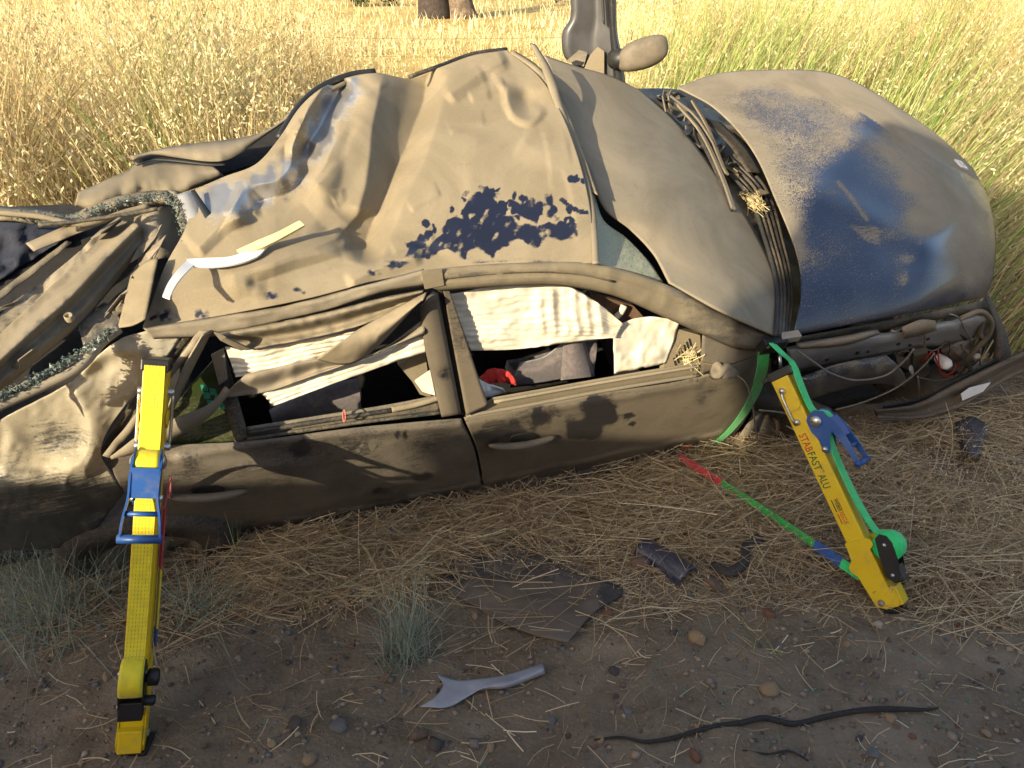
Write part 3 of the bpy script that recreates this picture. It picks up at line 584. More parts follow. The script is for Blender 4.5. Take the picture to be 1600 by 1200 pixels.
panel('front_door_frame', [(693, 452), (702, 454)], [(729, 650), (764, 634)], M['door'], PG, fd, left=[(693, 452), (705, 520), (729, 650)], right=[(702, 454), (722, 510), (748, 590), (764, 634)], h=.006, dust=lambda X, Y: .55 + .35 * np.clip((Y - 540) / 60, 0, 1), step=5, th=.015)
panel('rear_window_bar', [(332, 560), (352, 556)], [(368, 694), (390, 690)], M['black'], PG, rd, h=-.004, dust=.5, step=7, th=.02)
# --- quarter panel
def qp_h(X, Y, s, t):
    h = .004 * fbm(X / 40., Y / 40., 3, 2) + ridge(X, Y, [(0, 690), (60, 700), (110, 720), (150, 735)], .02, 22) + ridge(X, Y, [(120, 620), (142, 662), (134, 712), (80, 742), (10, 742)], .028, 10, 26, False)
    h += bump_(X, Y, 60, 700, 60, -.035, 34) + bump_(X, Y, 165, 575, 38, -.02, 22) + ridge(X, Y, [(120, 590), (165, 552), (230, 545)], .012, 10) + bump_(X, Y, 170, 800, 40, -.03, 20) + ridge(X, Y, [(150, 770), (165, 800), (130, 830)], .012, 12)
    return h
qp = panel('quarter_panel', [(-90, 716), (0, 657), (110, 597), (185, 532), (294, 506)], [(-90, 868), (0, 860), (70, 858), (130, 846), (194, 770)], M['quarter'], side, CAR,
      left=[(-90, 716), (-90, 868)], right=[(294, 506), (262, 556), (215, 608), (158, 702), (194, 770)], h=qp_h, dust=lambda X, Y: .80 - .5 * np.clip((Y - 728) / 30, 0, 1) + .15 * vnoise(X / 40., Y / 6., 3) - .35 * np.exp(-((X - 90) / 40.)**2 - ((Y - 690) / 30.)**2), crump=0.005, step=5)  # coat value drops further down, leaving the lower panel darker
panel('c_pillar_flange', [(300, 512), (322, 520)], [(156, 706), (176, 712)], M['black'], PG, qp, left=[(300, 512), (235, 592), (190, 650), (156, 706)], right=[(322, 520), (258, 600), (212, 660), (176, 712)], h=lambda X, Y, s, t: -.02 + .04 * np.abs(s - .5), dust=.55, crump=0.006, step=5)
panel('flange_fold', [(312, 516), (330, 518)], [(160, 712), (172, 716)], M['dustsheet'], PG, qp, left=[(312, 516), (246, 602), (196, 668), (160, 712)], right=[(330, 518), (254, 606), (206, 674), (172, 716)], h=.03, dust=.95, crump=0.006, step=5, rough=.02)
panel('torn_flap', [(318, 522), (333, 516)], [(256, 656), (268, 648)], M['dustsheet'], PG, qp, left=[(318, 522), (288, 575), (256, 656)], right=[(333, 516), (306, 568), (268, 648)], h=lambda X, Y, s, t: .05 - .03 * s, dust=.95, crump=0.006, step=5)
panel('torn_flap', [(172, 714), (232, 672), (330, 630), (352, 604)], [(174, 718), (232, 703), (320, 658), (362, 612)], M['dustsheet'], PG, qp, h=lambda X, Y, s, t: .045 + .02 * np.sin(3 * s), dust=.98, crump=0.006, step=5)
M['qglass'] = dusty('green_tinted_glass', (.022, .036, .010), (.04, .05, .016), rough=.12, fine=.3, big=.6, streak=.3, maxd=.55)
qg = plate('quarter_window', [(252, 700), (262, 652), (300, 600), (338, 558), (372, 692)], M['qglass'], PG, CAR, h=-.02, th=.006, dust=.4)
M['teal'] = plain('teal_glass_fragment', (.05, .32, .17), (.02, .2, .12), .3, scale=40)
for c in ((318, 606), (322, 618), (332, 612), (340, 622), (328, 630), (346, 634)): plate('glass_chip', [(c[0] - 5, c[1] - 5), (c[0] + 5, c[1] - 3), (c[0] + 7, c[1] + 5), (c[0] - 3, c[1] + 5)], M['teal'], PG, qg, h=-.016, th=.004)
# --- torn sheets and side curtain airbag at the rear window
def pleat(period, amp, along='y', base=0.):
    def f(X, Y, s, t):
        q = t if along == 't' else s
        w = q + .10 * fbm(X / 70., Y / 22., 2, 7) + .03 * vnoise(X / 9., Y / 30., 3)
        return base + amp * np.abs(np.sin(np.pi * w * period)) * (.55 + .9 * vnoise(X / 40., Y / 14., 5)) + .012 * fbm(X / 34., Y / 22., 3, 3)
    return f
panel('torn_rail_sheet', [(334, 520), (480, 494), (600, 464), (662, 452)], [(384, 546), (480, 528), (560, 508), (652, 470)], M['dustsheet'], PG, CAR, h=lambda X, Y, s, t: .02 + .02 * np.sin(7 * t) + .01 * fbm(X / 40., Y / 8., 3, 2), dust=lambda X, Y: .9 - .6 * np.clip(vnoise(X / 60., Y / 4., 8), 0, 1), crump=0.006, step=4.5)
ab = panel('curtain_airbag', [(352, 542), (384, 546), (470, 530), (562, 512)], [(368, 588), (420, 580), (470, 567), (520, 556)], M['cream'], PG, CAR, h=pleat(5, .016, 't', .0), step=2.6, th=.003)
panel('airbag_edge', [(408, 614), (480, 590), (560, 564), (604, 545), (662, 518)], [(426, 634), (500, 606), (560, 586), (604, 570), (666, 550)], M['cream'], PG, ab, h=pleat(3.2, .014, 't', -.01), step=2.6, th=.003)
panel('tan_flap', [(560, 514), (610, 486), (666, 456)], [(494, 562), (530, 570), (556, 566), (592, 540), (648, 480)], M['dustsheet'], PG, CAR, left=[(560, 514), (525, 540), (494, 562)], right=[(666, 456), (660, 468), (648, 480)], h=lambda X, Y, s, t: .035 + .035 * np.sin(np.pi * t), dust=1.05, crump=0.006, step=4)
panel('tan_sheet', [(384, 584), (496, 562), (552, 564), (600, 546), (662, 500)], [(348, 622), (415, 612), (500, 582), (600, 546), (664, 522)], M['dustsheet'], PG, CAR, h=lambda X, Y, s, t: .012 + .012 * np.sin(5 * t + 4 * s), dust=1.0, crump=0.006, step=5)
plate('torn_flap', [(334, 520), (352, 528), (392, 546), (376, 548), (344, 532)], M['dustsheet'], PG, CAR, h=[.06, .07, .04, .03, .05], dust=1., th=.004)
plate('window_clip', [(330, 556), (350, 546), (356, 592), (342, 602)], M['dustsheet'], PG, CAR, h=.0, dust=.9, th=.01)
plate('headrest', [(622, 570), (640, 560), (664, 550), (674, 622), (656, 616), (644, 596)], M['brown'] if False else M['dustsheet'], PG, CAR, h=-.10, dust=.9, th=.06)
plate('white_rag', [(648, 596), (672, 580), (680, 618), (660, 612)], M['cream'], PG, CAR, h=[-.07, -.06, -.05, -.06], th=.01)
# front window airbag
panel('curtain_airbag', [(702, 460), (760, 450), (830, 446), (890, 448), (940, 478), (974, 506)], [(736, 548), (800, 546), (880, 537), (963, 527)], M['cream'], PG, CAR, left=[(702, 460), (716, 500), (736, 548)], right=[(974, 506), (968, 516), (963, 527)],
      h=lambda X, Y, s, t: -.035 + pleat(10, .010, 't')(X, Y, s, t) + sum(ridge(X, Y, [(x0, 447), (x0 + 3 * (k % 3) - 2, 484), (x0 + 6, 528)], .012 + .006 * (k % 2), 7, p=1.4) for k, x0 in enumerate((846, 862, 880, 899, 916, 934))), step=2.8, th=.003)
panel('curtain_airbag', [(958, 512), (1000, 496), (1062, 500)], [(960, 584), (1000, 576), (1040, 568)], M['cream'], PG, CAR, right=[(1062, 500), (1054, 530), (1040, 568)], h=lambda X, Y, s, t: -.06 + .02 * fbm(X / 20., Y / 20., 3, 2), step=3.5, th=.003)
plate('sun_visor', [(925, 458), (990, 478), (1010, 500), (985, 514), (930, 500)], M['brown'], PG, CAR, h=-.1, th=.02)
tube('steering_wheel', [on(PG, 930 + 46 * math.cos(q), 470 + 36 * math.sin(q), -.085) for q in np.linspace(.2, 1.9, 12)], .012, M['cream'], CAR, 8)
vt = plate('dashboard_end', [(1052, 512), (1094, 524), (1096, 578), (1036, 584), (1042, 545)], M['dustsheet'], PG, CAR, h=-.07, th=.03, dust=.95)
for k in range(7):
    x0, y0 = 1052 + 4 * k, 566 - 5 * k
    plate('vent_slot', [(x0, y0 - 6), (x0 + 2.4, y0 - 7), (x0 + 6, y0 + 6), (x0 + 3.4, y0 + 7)], M['dark'], PG, vt, h=-.0675, th=.004)
# front seat and cloth inside
st = panel('front_seat', [(812, 566), (850, 556), (888, 532), (934, 530)], [(796, 606), (850, 600), (900, 592), (928, 588)], M['seat'], PG, CAR, h=lambda X, Y, s, t: -.16 + .05 * np.sin(np.pi * t), step=6, th=.08)
panel('seat_bolster', [(880, 536), (912, 526)], [(876, 594), (930, 588)], M['seat'], PG, st, h=lambda X, Y, s, t: -.11 + .03 * np.sin(np.pi * s), step=6, th=.05)
panel('rear_seat', [(420, 640), (480, 610), (560, 590)], [(430, 672), (500, 664), (566, 650)], M['seat'], PG, CAR, h=lambda X, Y, s, t: -.18 + .05 * np.sin(np.pi * t), step=8, th=.1)
# --- inner shell
def slab(name, pts, mt, th=.02, par=None):
    V = [np.array(p) for p in pts]; n = np.cross(V[1] - V[0], V[2] - V[0]); n /= np.linalg.norm(n); k = len(V)
    VV = V + [v - n * th for v in V]; F = [tuple(range(k)), tuple(range(2 * k - 1, k - 1, -1))] + [(i, k + i, k + (i + 1) % k, (i + 1) % k) for i in range(k)]
    o = mesh_obj(name, VV, F, mt, par or CAR, False, {'dust': np.full(2 * k, .6)}); return o
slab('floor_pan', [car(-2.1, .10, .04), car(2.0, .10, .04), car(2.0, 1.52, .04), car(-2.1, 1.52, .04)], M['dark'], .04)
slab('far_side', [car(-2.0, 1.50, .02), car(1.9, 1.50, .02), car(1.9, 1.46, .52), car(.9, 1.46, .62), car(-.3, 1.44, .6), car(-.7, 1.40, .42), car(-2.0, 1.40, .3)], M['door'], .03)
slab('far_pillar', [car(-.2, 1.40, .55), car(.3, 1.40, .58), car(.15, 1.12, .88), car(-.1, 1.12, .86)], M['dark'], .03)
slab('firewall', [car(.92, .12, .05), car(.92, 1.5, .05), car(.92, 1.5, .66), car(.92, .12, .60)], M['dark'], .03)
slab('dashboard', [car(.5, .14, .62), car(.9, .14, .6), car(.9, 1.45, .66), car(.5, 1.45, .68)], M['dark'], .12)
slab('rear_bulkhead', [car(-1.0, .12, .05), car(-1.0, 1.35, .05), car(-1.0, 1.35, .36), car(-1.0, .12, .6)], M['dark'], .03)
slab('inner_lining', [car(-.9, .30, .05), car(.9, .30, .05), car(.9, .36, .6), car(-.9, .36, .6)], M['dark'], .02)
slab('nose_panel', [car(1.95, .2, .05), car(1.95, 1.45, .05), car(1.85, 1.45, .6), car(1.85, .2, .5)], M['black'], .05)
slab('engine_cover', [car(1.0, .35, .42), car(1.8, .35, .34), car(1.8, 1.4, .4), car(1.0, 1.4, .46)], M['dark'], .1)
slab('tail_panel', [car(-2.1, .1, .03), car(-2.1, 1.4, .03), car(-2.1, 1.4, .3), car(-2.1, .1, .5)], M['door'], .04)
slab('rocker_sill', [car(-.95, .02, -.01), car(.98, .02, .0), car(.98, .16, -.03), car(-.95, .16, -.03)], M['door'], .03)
slab('boot_backing', [on(PR, -140, 350, -.24), on(PR, 320, 330, -.24), on(PR, 255, 520, -.2), on(PR, -140, 700, -.2)], M['dark'], .05)  # dark backing sheet in place of the shade in the boot cavity
# --- wheels
def wheel(c, ax_, nm='wheel'):
    w0 = lathe(nm, [(.17, -.085), (.26, -.095), (.29, -.08), (.30, -.04), (.30, .04), (.29, .08), (.26, .095), (.17, .085), (.17, -.085)], c, ax_, M['rubber'], CAR, 36, dust=.45)
    rm = lathe('rim', [(0, .045), (.05, .05), (.06, .03), (.13, .015), (.15, .05), (.172, .075), (.172, -.08)], c, ax_, M['rail'], w0, 36, dust=.75)
    for k in range(5):
        an = k * 1.2566; x = np.cross(ax_, Z); x /= np.linalg.norm(x); y = np.cross(ax_, x); d = math.cos(an) * x + math.sin(an) * y
        lathe('bolt', [(0, .012), (.009, .01), (.011, 0)], c + np.array(ax_) * .04 + d * .04, ax_, M['steel'], rm, 8)
    return w0
wheel(on(PS, 236, 838, -.07), -w_); wheel(car(1.28, .15, -.02), -w_ * .93 - a_ * .35); wheel(car(-1.2, 1.40, .0), w_); wheel(car(1.28, 1.40, .0), w_)
slab('wheel_housing', [side(110, 790, -.2), side(390, 770, -.2), side(390, 880, -.2), side(110, 900, -.2)], M['dark'], .03)
# --- rear wreckage
def strip(nm, top, bottom, pl, h, dust, mt='dustsheet', par=CAR, **k):
    k.setdefault('crump', {'bent_pillar': .004, 'boot_lid': .006, 'far_quarter_strip': .004, 'window_frame': .009, 'inner_panel': .012, 'bent_flap': .006, 'crumpled_wing': .010, 'inner_wing_rail': .005, 'bumper_skirt': .006, 'pillar_base': .012, 'wing_flange': .006, 'thin_strip': .006, 'bare_metal_strip': .004}.get(nm, 0.))
    return panel(nm, top, bottom, M[mt], pl, par, h=h, dust=dust, **k)
tl = strip('boot_lid', [(122, 300), (195, 268), (228, 251), (330, 256)], [(116, 322), (150, 328), (215, 307), (275, 303), (352, 277)], PR, lambda X, Y, s, t: -.07 + .03 * np.sin(np.pi * t) + .01 * fbm(X / 40., Y / 20., 2, 3), lambda X, Y: .95 - .3 * np.clip(vnoise(X / 40., Y / 12., 7), 0, 1), 'roofpaint', step=4)
strip('far_quarter_strip', [(203, 243), (273, 228), (395, 211), (437, 190), (480, 148), (552, 118)], [(208, 252), (240, 243), (330, 252), (364, 246), (432, 200), (556, 122)], PR, lambda X, Y, s, t: -.03 + .012 * np.sin(np.pi * t), .97, 'roofpaint', step=4)
plate('dark_gap_sheet', [(240, 240), (330, 250), (364, 244), (430, 198), (490, 142), (470, 190), (420, 250), (350, 270), (300, 262)], M['dark'], PR, CAR, h=-.10, th=.02)  # near-black sheet stands in for the shade inside the gap
strip('gap_edge', [(205, 250), (240, 243), (330, 252), (352, 254)], [(214, 258), (242, 250), (330, 258), (352, 258)], PR, -.04, .3, 'black', step=5)
bm1 = strip('bent_pillar', [(-60, 575), (70, 456), (140, 388), (192, 344)], [(-60, 668), (60, 562), (130, 502), (228, 384)], PR, lambda X, Y, s, t: -.06 + .045 * np.clip(1.4 - np.abs(t - .40) / .16, 0, 1) - .03 * np.clip((t - .82) / .18, 0, 1) + .012 * np.sin(4 * s) + .003 * fbm(X / 30., Y / 30., 3, 2), lambda X, Y: .86 + .5 * vnoise(X / 20., Y / 12., 3), right=[(192, 344), (218, 352), (228, 384)], step=4)
for c, r in (((108, 496), .013),): lathe('pressed_dimple', [(0, .003), (r * .55, .004), (r * .7, .010), (r * .85, .008), (r, -.006)], on(PR, c[0], c[1], -.030), u_, M['dustsheet'], bm1, 18, dust=.9)
strip('bent_pillar', [(-60, 525), (60, 444), (120, 396), (150, 366)], [(-60, 570), (66, 468), (132, 412), (182, 360)], PR, -.09, lambda X, Y: .55 + .3 * (X > 78), 'dustsheet', step=5, rough=.02)
strip('thin_strip', [(-60, 500), (40, 424), (104, 376)], [(-60, 512), (46, 432), (112, 378)], PR, -.06, .6, 'black', step=6)
strip('thin_strip', [(40, 380), (110, 350), (180, 330)], [(52, 392), (116, 366), (186, 338)], PR, -.055, .95, 'dustsheet', step=6)
strip('boot_carpet', [(-60, 350), (40, 342), (130, 352)], [(-60, 470), (20, 424), (90, 380)], PR, lambda X, Y, s, t: -.16 + .04 * fbm(X / 30., Y / 30., 3, 3), .05, 'carpet', step=6)
fr = strip('window_frame', [(-60, 318), (60, 326), (112, 334), (150, 316), (205, 300), (262, 296)], [(-60, 344), (60, 350), (120, 354), (160, 340), (210, 324), (270, 322)], PR, lambda X, Y, s, t: -.06 + .03 * np.sin(np.pi * t) + .02 * fbm(X / 30., Y / 10., 3, 5), .85, 'dustsheet', step=4)
strip('window_frame', [(262, 296), (280, 300)], [(296, 398), (318, 392)], PR, lambda X, Y, s, t: -.05 + .02 * np.sin(np.pi * s), .7, 'dustsheet', step=5)
strip('bare_metal_strip', [(276, 304), (300, 297)], [(306, 392), (342, 380)], PR, lambda X, Y, s, t: -.03 + .012 * np.sin(np.pi * s), .25, 'rail', step=4)
strip('pillar_crack', [(298, 298), (304, 296)], [(342, 382), (360, 376)], PR, .0, .1, 'black', step=6)
strip('inner_panel', [(208, 340), (262, 322), (286, 350)], [(216, 410), (262, 402), (296, 404)], PR, lambda X, Y, s, t: -.09 + .03 * np.sin(5 * s), .75, 'dustsheet', step=5, rough=.02)
strip('bent_flap', [(204, 430), (228, 408), (246, 402)], [(184, 512), (206, 508), (226, 498)], PR, lambda X, Y, s, t: -.03 + .04 * s, .95, step=5)
strip('pillar_base', [(120, 500), (176, 470), (206, 440)], [(130, 540), (176, 514), (200, 500)], PR, -.09, .5, 'dustsheet', step=6)
for k, (pts, r, du) in enumerate((([(-60, 664), (0, 634), (70, 602), (124, 574), (160, 534), (186, 514)], .013, .95), ([(-60, 650), (0, 622), (60, 592), (116, 566), (150, 534)], .009, .9), ([(-30, 330), (60, 338), (130, 350), (200, 330), (232, 322)], .008, .8))):
    tube('body_lip', [on(PR, x, y, -.035 if k < 2 else .0) for x, y in pts], r, M['dustsheet'], qp if k < 2 else fr, n=34, dust=du)
tube('torn_cable', [on(PR, x, y, .01) for x, y in [(60, 352), (120, 346), (190, 336), (228, 330), (246, 326)]], .006, M['black'], fr, 6, n=24, dust=.5)
def crumbs(name, pts, n, spread, size, pl, h, mt, par, seed=1, hz=.01):
    r = np.random.default_rng(seed); P = resample(pts, 80); k = r.integers(0, 80, n); q = P[k] + r.normal(0, spread, (n, 2)); f = surf(pl); V = []; F = []
    for (x, y) in q:
        c = f(x, y, h + r.random() * hz); s = size * r.uniform(.6, 1.5); b = len(V); A = r.normal(0, 1, (4, 3)); A /= np.linalg.norm(A, axis=1)[:, None]
        V += [c + A[i] * s for i in range(4)]; F += [(b, b + 1, b + 2), (b, b + 3, b + 1), (b, b + 2, b + 3), (b + 1, b + 3, b + 2)]
    return kind(mesh_obj(name, V, F, mt, par, False), 'stuff')
M['crumb'] = plain('crushed_safety_glass', (.16, .19, .165), (.06, .08, .068), .25, scale=220, bump=.0)
crumbs('crushed_glass', [(-40, 640), (30, 606), (90, 574), (140, 542), (172, 518)], 1100, 3.5, .005, PR, -.04, M['crumb'], qp, 2, .03)
crumbs('crushed_glass', [(120, 344), (160, 326), (210, 312), (262, 308), (282, 340), (292, 376)], 800, 4.5, .0042, PR, -.035, M['crumb'], fr, 3, .02)
crumbs('crushed_glass', [(20, 336), (90, 344), (130, 346)], 300, 4, .004, PR, -.03, M['crumb'], fr, 4, .02)
_rk = random.Random(31)
for k in range(10):
    x0, y0 = _rk.uniform(-20, 240), 0; y0 = 600 - .9 * (x0 + 20) + _rk.uniform(-110, 60); an = -.72 + _rk.uniform(-.35, .35); l1, l2 = _rk.uniform(25, 70), _rk.uniform(2, 7); ca, sa = math.cos(an), math.sin(an)
    if y0 < 330: continue
    pts = [(x0 + u1 * l1 * ca - v1 * l2 * sa, y0 + u1 * l1 * sa + v1 * l2 * ca) for u1, v1 in ((-1, 0), (-.3, -1), (.5, -.7), (1, -.1), (.4, .8), (-.5, 1))]
    plate('torn_sliver', pts, M[('dustsheet', 'black', 'rail')[k % 3]], PR, CAR, h=[_rk.uniform(-.07, -.01) for _ in range(6)], dust=_rk.choice((.4, .8, .95)), th=.003)
# --- far door standing open beyond the roof
PF = (np.array([0.3, 3.75, 0]), np.array([-.1, -.995, 0.]))
fdoor = strip('open_far_door', [(893, -160), (925, -170), (955, -168)], [(896, 100), (925, 112), (958, 122)], PF, lambda X, Y, s, t: .02 * np.clip(s / .12, 0, 1) - .035 * np.clip((s - .12) / .5, 0, 1) + .05 * np.clip((s - .62) / .38, 0, 1) + .004 * fbm(X / 20., Y / 60., 2, 3), lambda X, Y: .6 + .3 * np.clip((Y - 60) / 40, 0, 1) + .4 * vnoise(X / 8., Y / 80., 2), 'greypanel',
      left=[(893, -160), (890, -60), (892, 10), (890, 30), (879, 50), (878, 76), (884, 92), (896, 100)], step=4, th=.03)
strip('door_edge', [(952, -170), (966, -170)], [(958, 126), (978, 132)], PF, lambda X, Y, s, t: .03 + .02 * np.sin(np.pi * s), .25, 'door', par=fdoor, left=[(948, -170), (950, 0), (958, 126)], right=[(962, -170), (964, 40), (972, 90), (978, 132)], step=5, th=.03)
strip('door_seal', [(926, -170), (936, -170)], [(942, 36), (946, 40)], PF, .055, .1, 'black', par=fdoor, step=6, th=.01)
plate('mirror_trim', [(908, 118), (922, 86), (934, 73), (944, 80), (944, 120)], M['dustsheet'], PF, fdoor, h=.045, dust=.95, th=.012)
plate('door_pocket', [(884, 96), (905, 78), (918, 82), (912, 104)], M['dustsheet'], PF, fdoor, h=.04, dust=.7, th=.01)
plate('speaker_hole', [(892, 98), (900, 94), (912, 97), (908, 102), (896, 102)], M['dark'], PF, fdoor, h=.046, th=.005)
mc = on(PF, 1004, 84, .1); mx = on(PF, 1038, 76, .1) - mc; L = np.linalg.norm(mx); mx /= L; mz = np.cross(mx, -PF[1]); mz /= np.linalg.norm(mz); my = np.cross(mz, mx)
bm = bmesh.new(); bmesh.ops.create_icosphere(bm, subdivisions=4, radius=1)
for v in bm.verts:
    x, y, z = v.co; sx = .112 * np.sign(x) * abs(x)**.62; k = 1 - .22 * max(0, -x) - .12 * max(0, x)
    v.co = Vector(mc + mx * sx + mz * (.064 * np.sign(z) * abs(z)**.62 * k + .014 * x) + my * .05 * y)
me = bpy.data.meshes.new('mirror_shell'); bm.to_mesh(me); bm.free(); me.materials.append(M['mirrorshell']); me.polygons.foreach_set('use_smooth', np.ones(len(me.polygons), bool))
at = me.attributes.new('dust', 'FLOAT', 'POINT'); at.data.foreach_set('value', np.full(len(me.vertices), .8, np.float32)); link(bpy.data.objects.new('door_mirror', me), fdoor)
tube('mirror_arm', [on(PF, 962, 92, .05), on(PF, 970, 92, .09), on(PF, 982, 90, .1)], [.045, .042, .036], M['black'], fdoor, 12, dust=.2)
# --- front end
def FRONT(h0): return lambda x, y, h=0: on(PV, x, y, h + h0)
def SIDE(h0): return lambda x, y, h=0: side(x, y, h + h0)
rail = strip('inner_wing_rail', [(1232, 548), (1300, 532), (1400, 520), (1500, 502), (1540, 488)], [(1236, 584), (1300, 572), (1420, 546), (1500, 534), (1546, 520)], SIDE(-.10), lambda X, Y, s, t: .012 * np.sin(np.pi * t) + .02 * (t < .35) + .004 * fbm(X / 20., Y / 20., 2, 2), .26, 'rail', step=5, th=.02)
strip('wing_flange', [(1244, 536), (1320, 524), (1370, 514)], [(1248, 546), (1320, 540), (1376, 522)], SIDE(-.05), lambda X, Y, s, t: .02 * np.sin(np.pi * t), .6, 'rail', par=rail, step=5)
strip('wing_flange', [(1410, 512), (1440, 500), (1462, 502)], [(1412, 530), (1440, 524), (1464, 516)], SIDE(-.06), .01, .7, 'rail', par=rail, step=5)
for x, y in ((1292, 562), (1340, 552), (1356, 550), (1404, 538), (1422, 540), (1450, 530), (1408, 518)): lathe('hole', [(0, .002), (.008, .002), (.008, -.004)], side(x, y, -.082), -w_, M['dark'], rail, 12)
strip('hood_underside', [(1244, 528), (1320, 514), (1440, 491), (1540, 470)], [(1246, 540), (1320, 528), (1440, 504), (1548, 486)], SIDE(-.06), -.02, .45, 'black', step=6)
wing = strip('crumpled_wing', [(1248, 590), (1300, 572), (1350, 560), (1386, 556)], [(1254, 628), (1300, 614), (1360, 600), (1412, 608)], SIDE(-.03), lambda X, Y, s, t: .03 * np.sin(np.pi * t) + .01 * fbm(X / 30., Y / 30., 3, 3), lambda X, Y: .5 - .2 * np.exp(-((X - 1330) / 30.)**2 - ((Y - 600) / 14.)**2) + .3 * vnoise(X / 14., Y / 14., 2), 'hood', right=[(1386, 556), (1404, 572), (1415, 590), (1412, 608)], step=4)
strip('wheel_arch_liner', [(1194, 590), (1236, 588), (1256, 630)], [(1140, 694), (1180, 724), (1262, 690)], FRONT(-.12), lambda X, Y, s, t: .06 * np.sin(np.pi * t), .6, 'rubber', left=[(1194, 590), (1176, 650), (1140, 694)], right=[(1256, 630), (1300, 640), (1262, 690)], step=5)
strip('arch_lip', [(1196, 560), (1206, 560)], [(1140, 700), (1160, 710)], FRONT(-.02), .0, .5, 'black', left=[(1196, 560), (1190, 610), (1168, 662), (1140, 700)], right=[(1206, 560), (1202, 612), (1184, 664), (1160, 710)], step=6)
strip('sill_underside', [(1130, 696), (1190, 660), (1260, 640)], [(1176, 726), (1210, 716), (1300, 690)], FRONT(-.16), lambda X, Y, s, t: .05 * np.sin(np.pi * t), .75, 'rubber', step=6)
hl = strip('headlight', [(1470, 545), (1500, 534), (1536, 530)], [(1474, 580), (1500, 588), (1530, 574)], SIDE(-.13), lambda X, Y, s, t: .03 * np.sin(np.pi * s), .55, 'rail', step=5, th=.06)
bb = lathe('bulb', [(0, .05), (.018, .046), (.028, .03), (.028, .0), (.02, -.03)], side(1472, 564, -.09), -w_ + u_ * .3, M['white'], hl, 20)
lathe('bulb', [(0, .03), (.012, .028), (.016, .01), (.016, -.02)], side(1522, 553, -.09), -w_ + u_ * .3, M['cream'], hl, 16)
plate('lamp_bracket', [(1486, 548), (1504, 562), (1498, 566), (1482, 554)], M['brown'], SIDE(-.095), hl, th=.008)
for pts in ([(1428, 556), (1450, 550), (1452, 585), (1440, 592), (1426, 575)], [(1478, 496), (1516, 490), (1518, 506), (1480, 510)], [(1398, 552), (1420, 548), (1424, 580), (1404, 572)]): plate('engine_bracket', pts, M['rail'], SIDE(-.16), rail, th=.03, dust=.7)
for k, pts in enumerate(([(1500, 498), (1530, 486), (1548, 500), (1546, 522), (1530, 540), (1514, 560), (1516, 582), (1506, 590)], [(1524, 484), (1536, 500), (1530, 520), (1540, 530)], [(1512, 480), (1528, 492), (1534, 512), (1524, 530), (1528, 552)], [(1436, 590), (1470, 594), (1500, 584), (1520, 560)])):
    tube('hose', [side(x, y, -.07 - .01 * k) for x, y in pts], .011 if k < 3 else .005, M['black'], CAR, 8, n=30, dust=.7)
for pts in ([(1246, 548), (1272, 566), (1300, 584), (1340, 594), (1385, 586), (1412, 565), (1428, 545)], [(1306, 640), (1350, 628), (1400, 606), (1440, 575), (1460, 552)], [(1186, 641), (1210, 643), (1240, 648)], [(1434, 588), (1436, 610), (1434, 650)], [(1404, 640), (1440, 632), (1480, 628)]):
    tube('torn_cable', [side(x, y, .02) for x, y in pts], .0042, M['cable'], CAR, 6, n=34)
_re = random.Random(12)
for k in range(26):
    x0 = _re.uniform(1400, 1540); y0 = 560 - .2 * (x0 - 1400) + _re.uniform(-42, 40); an = _re.uniform(-.6, .5) + (1.4 if k % 4 == 0 else 0); l1, l2 = _re.uniform(5, 17), _re.uniform(2, 7); ca, sa = math.cos(an), math.sin(an)
    pts = [(x0 + u1 * l1 * ca - v1 * l2 * sa, y0 + u1 * l1 * sa + v1 * l2 * ca) for u1, v1 in ((-1, -.4), (-.2, -1), (.8, -.7), (1, .3), (.1, 1), (-.7, .7))]
    plate('broken_bracket', pts, M[('rail', 'black', 'white', 'rail', 'dustsheet', 'black')[k % 6]], SIDE(-.12), CAR, h=[_re.uniform(-.05, .04) for _ in range(6)], dust=_re.choice((.2, .5, .7)), th=.005)
for k in range(7):
    x0, y0 = _re.uniform(1420, 1520), _re.uniform(500, 570)
    tube('wire_loom', [side(x0 + _re.uniform(-8, 8) + 9 * q, y0 + 14 * math.sin(q * 1.3 + k) + 5 * q, -.08 + .02 * math.sin(q)) for q in range(6)], .0035, M[('black', 'cable', 'red')[k % 3] if k else 'black'], CAR, 5, n=24, dust=.5)
bmp = strip('front_bumper', [(1536, 470), (1546, 462)], [(1548, 606), (1586, 586)], FRONT(.08), lambda X, Y, s, t: .03 * np.sin(np.pi * s), .55, 'rubber', left=[(1536, 470), (1552, 520), (1548, 606)], right=[(1546, 462), (1572, 520), (1586, 586)], step=5, th=.01)
strip('bumper_skirt', [(1366, 640), (1430, 630), (1490, 600), (1560, 566), (1625, 536)], [(1372, 650), (1436, 652), (1500, 634), (1572, 592), (1640, 560)], FRONT(.16), lambda X, Y, s, t: .025 * np.sin(2.5 * np.pi * t) + .004 * fbm(X / 10., Y / 10., 2, 2), lambda X, Y: .75 + .5 * vnoise(X / 20., Y / 6., 2), 'rubber', par=bmp, step=4, th=.01)
strip('bumper_insert', [(1380, 632), (1440, 622), (1500, 590), (1560, 560)], [(1380, 640), (1440, 630), (1500, 600), (1560, 566)], FRONT(.12), .0, .3, 'black', par=bmp, step=6)
plate('bumper_patch', [(1502, 616), (1516, 606), (1548, 598), (1536, 612), (1504, 626)], M['white'], FRONT(.192), bmp, th=.004)
slab('front_cavity', [side(1240, 600, -.30), side(1560, 500, -.30), side(1590, 620, -.30), side(1260, 700, -.30)], M['dark'], .04)
# straw caught at the cowl

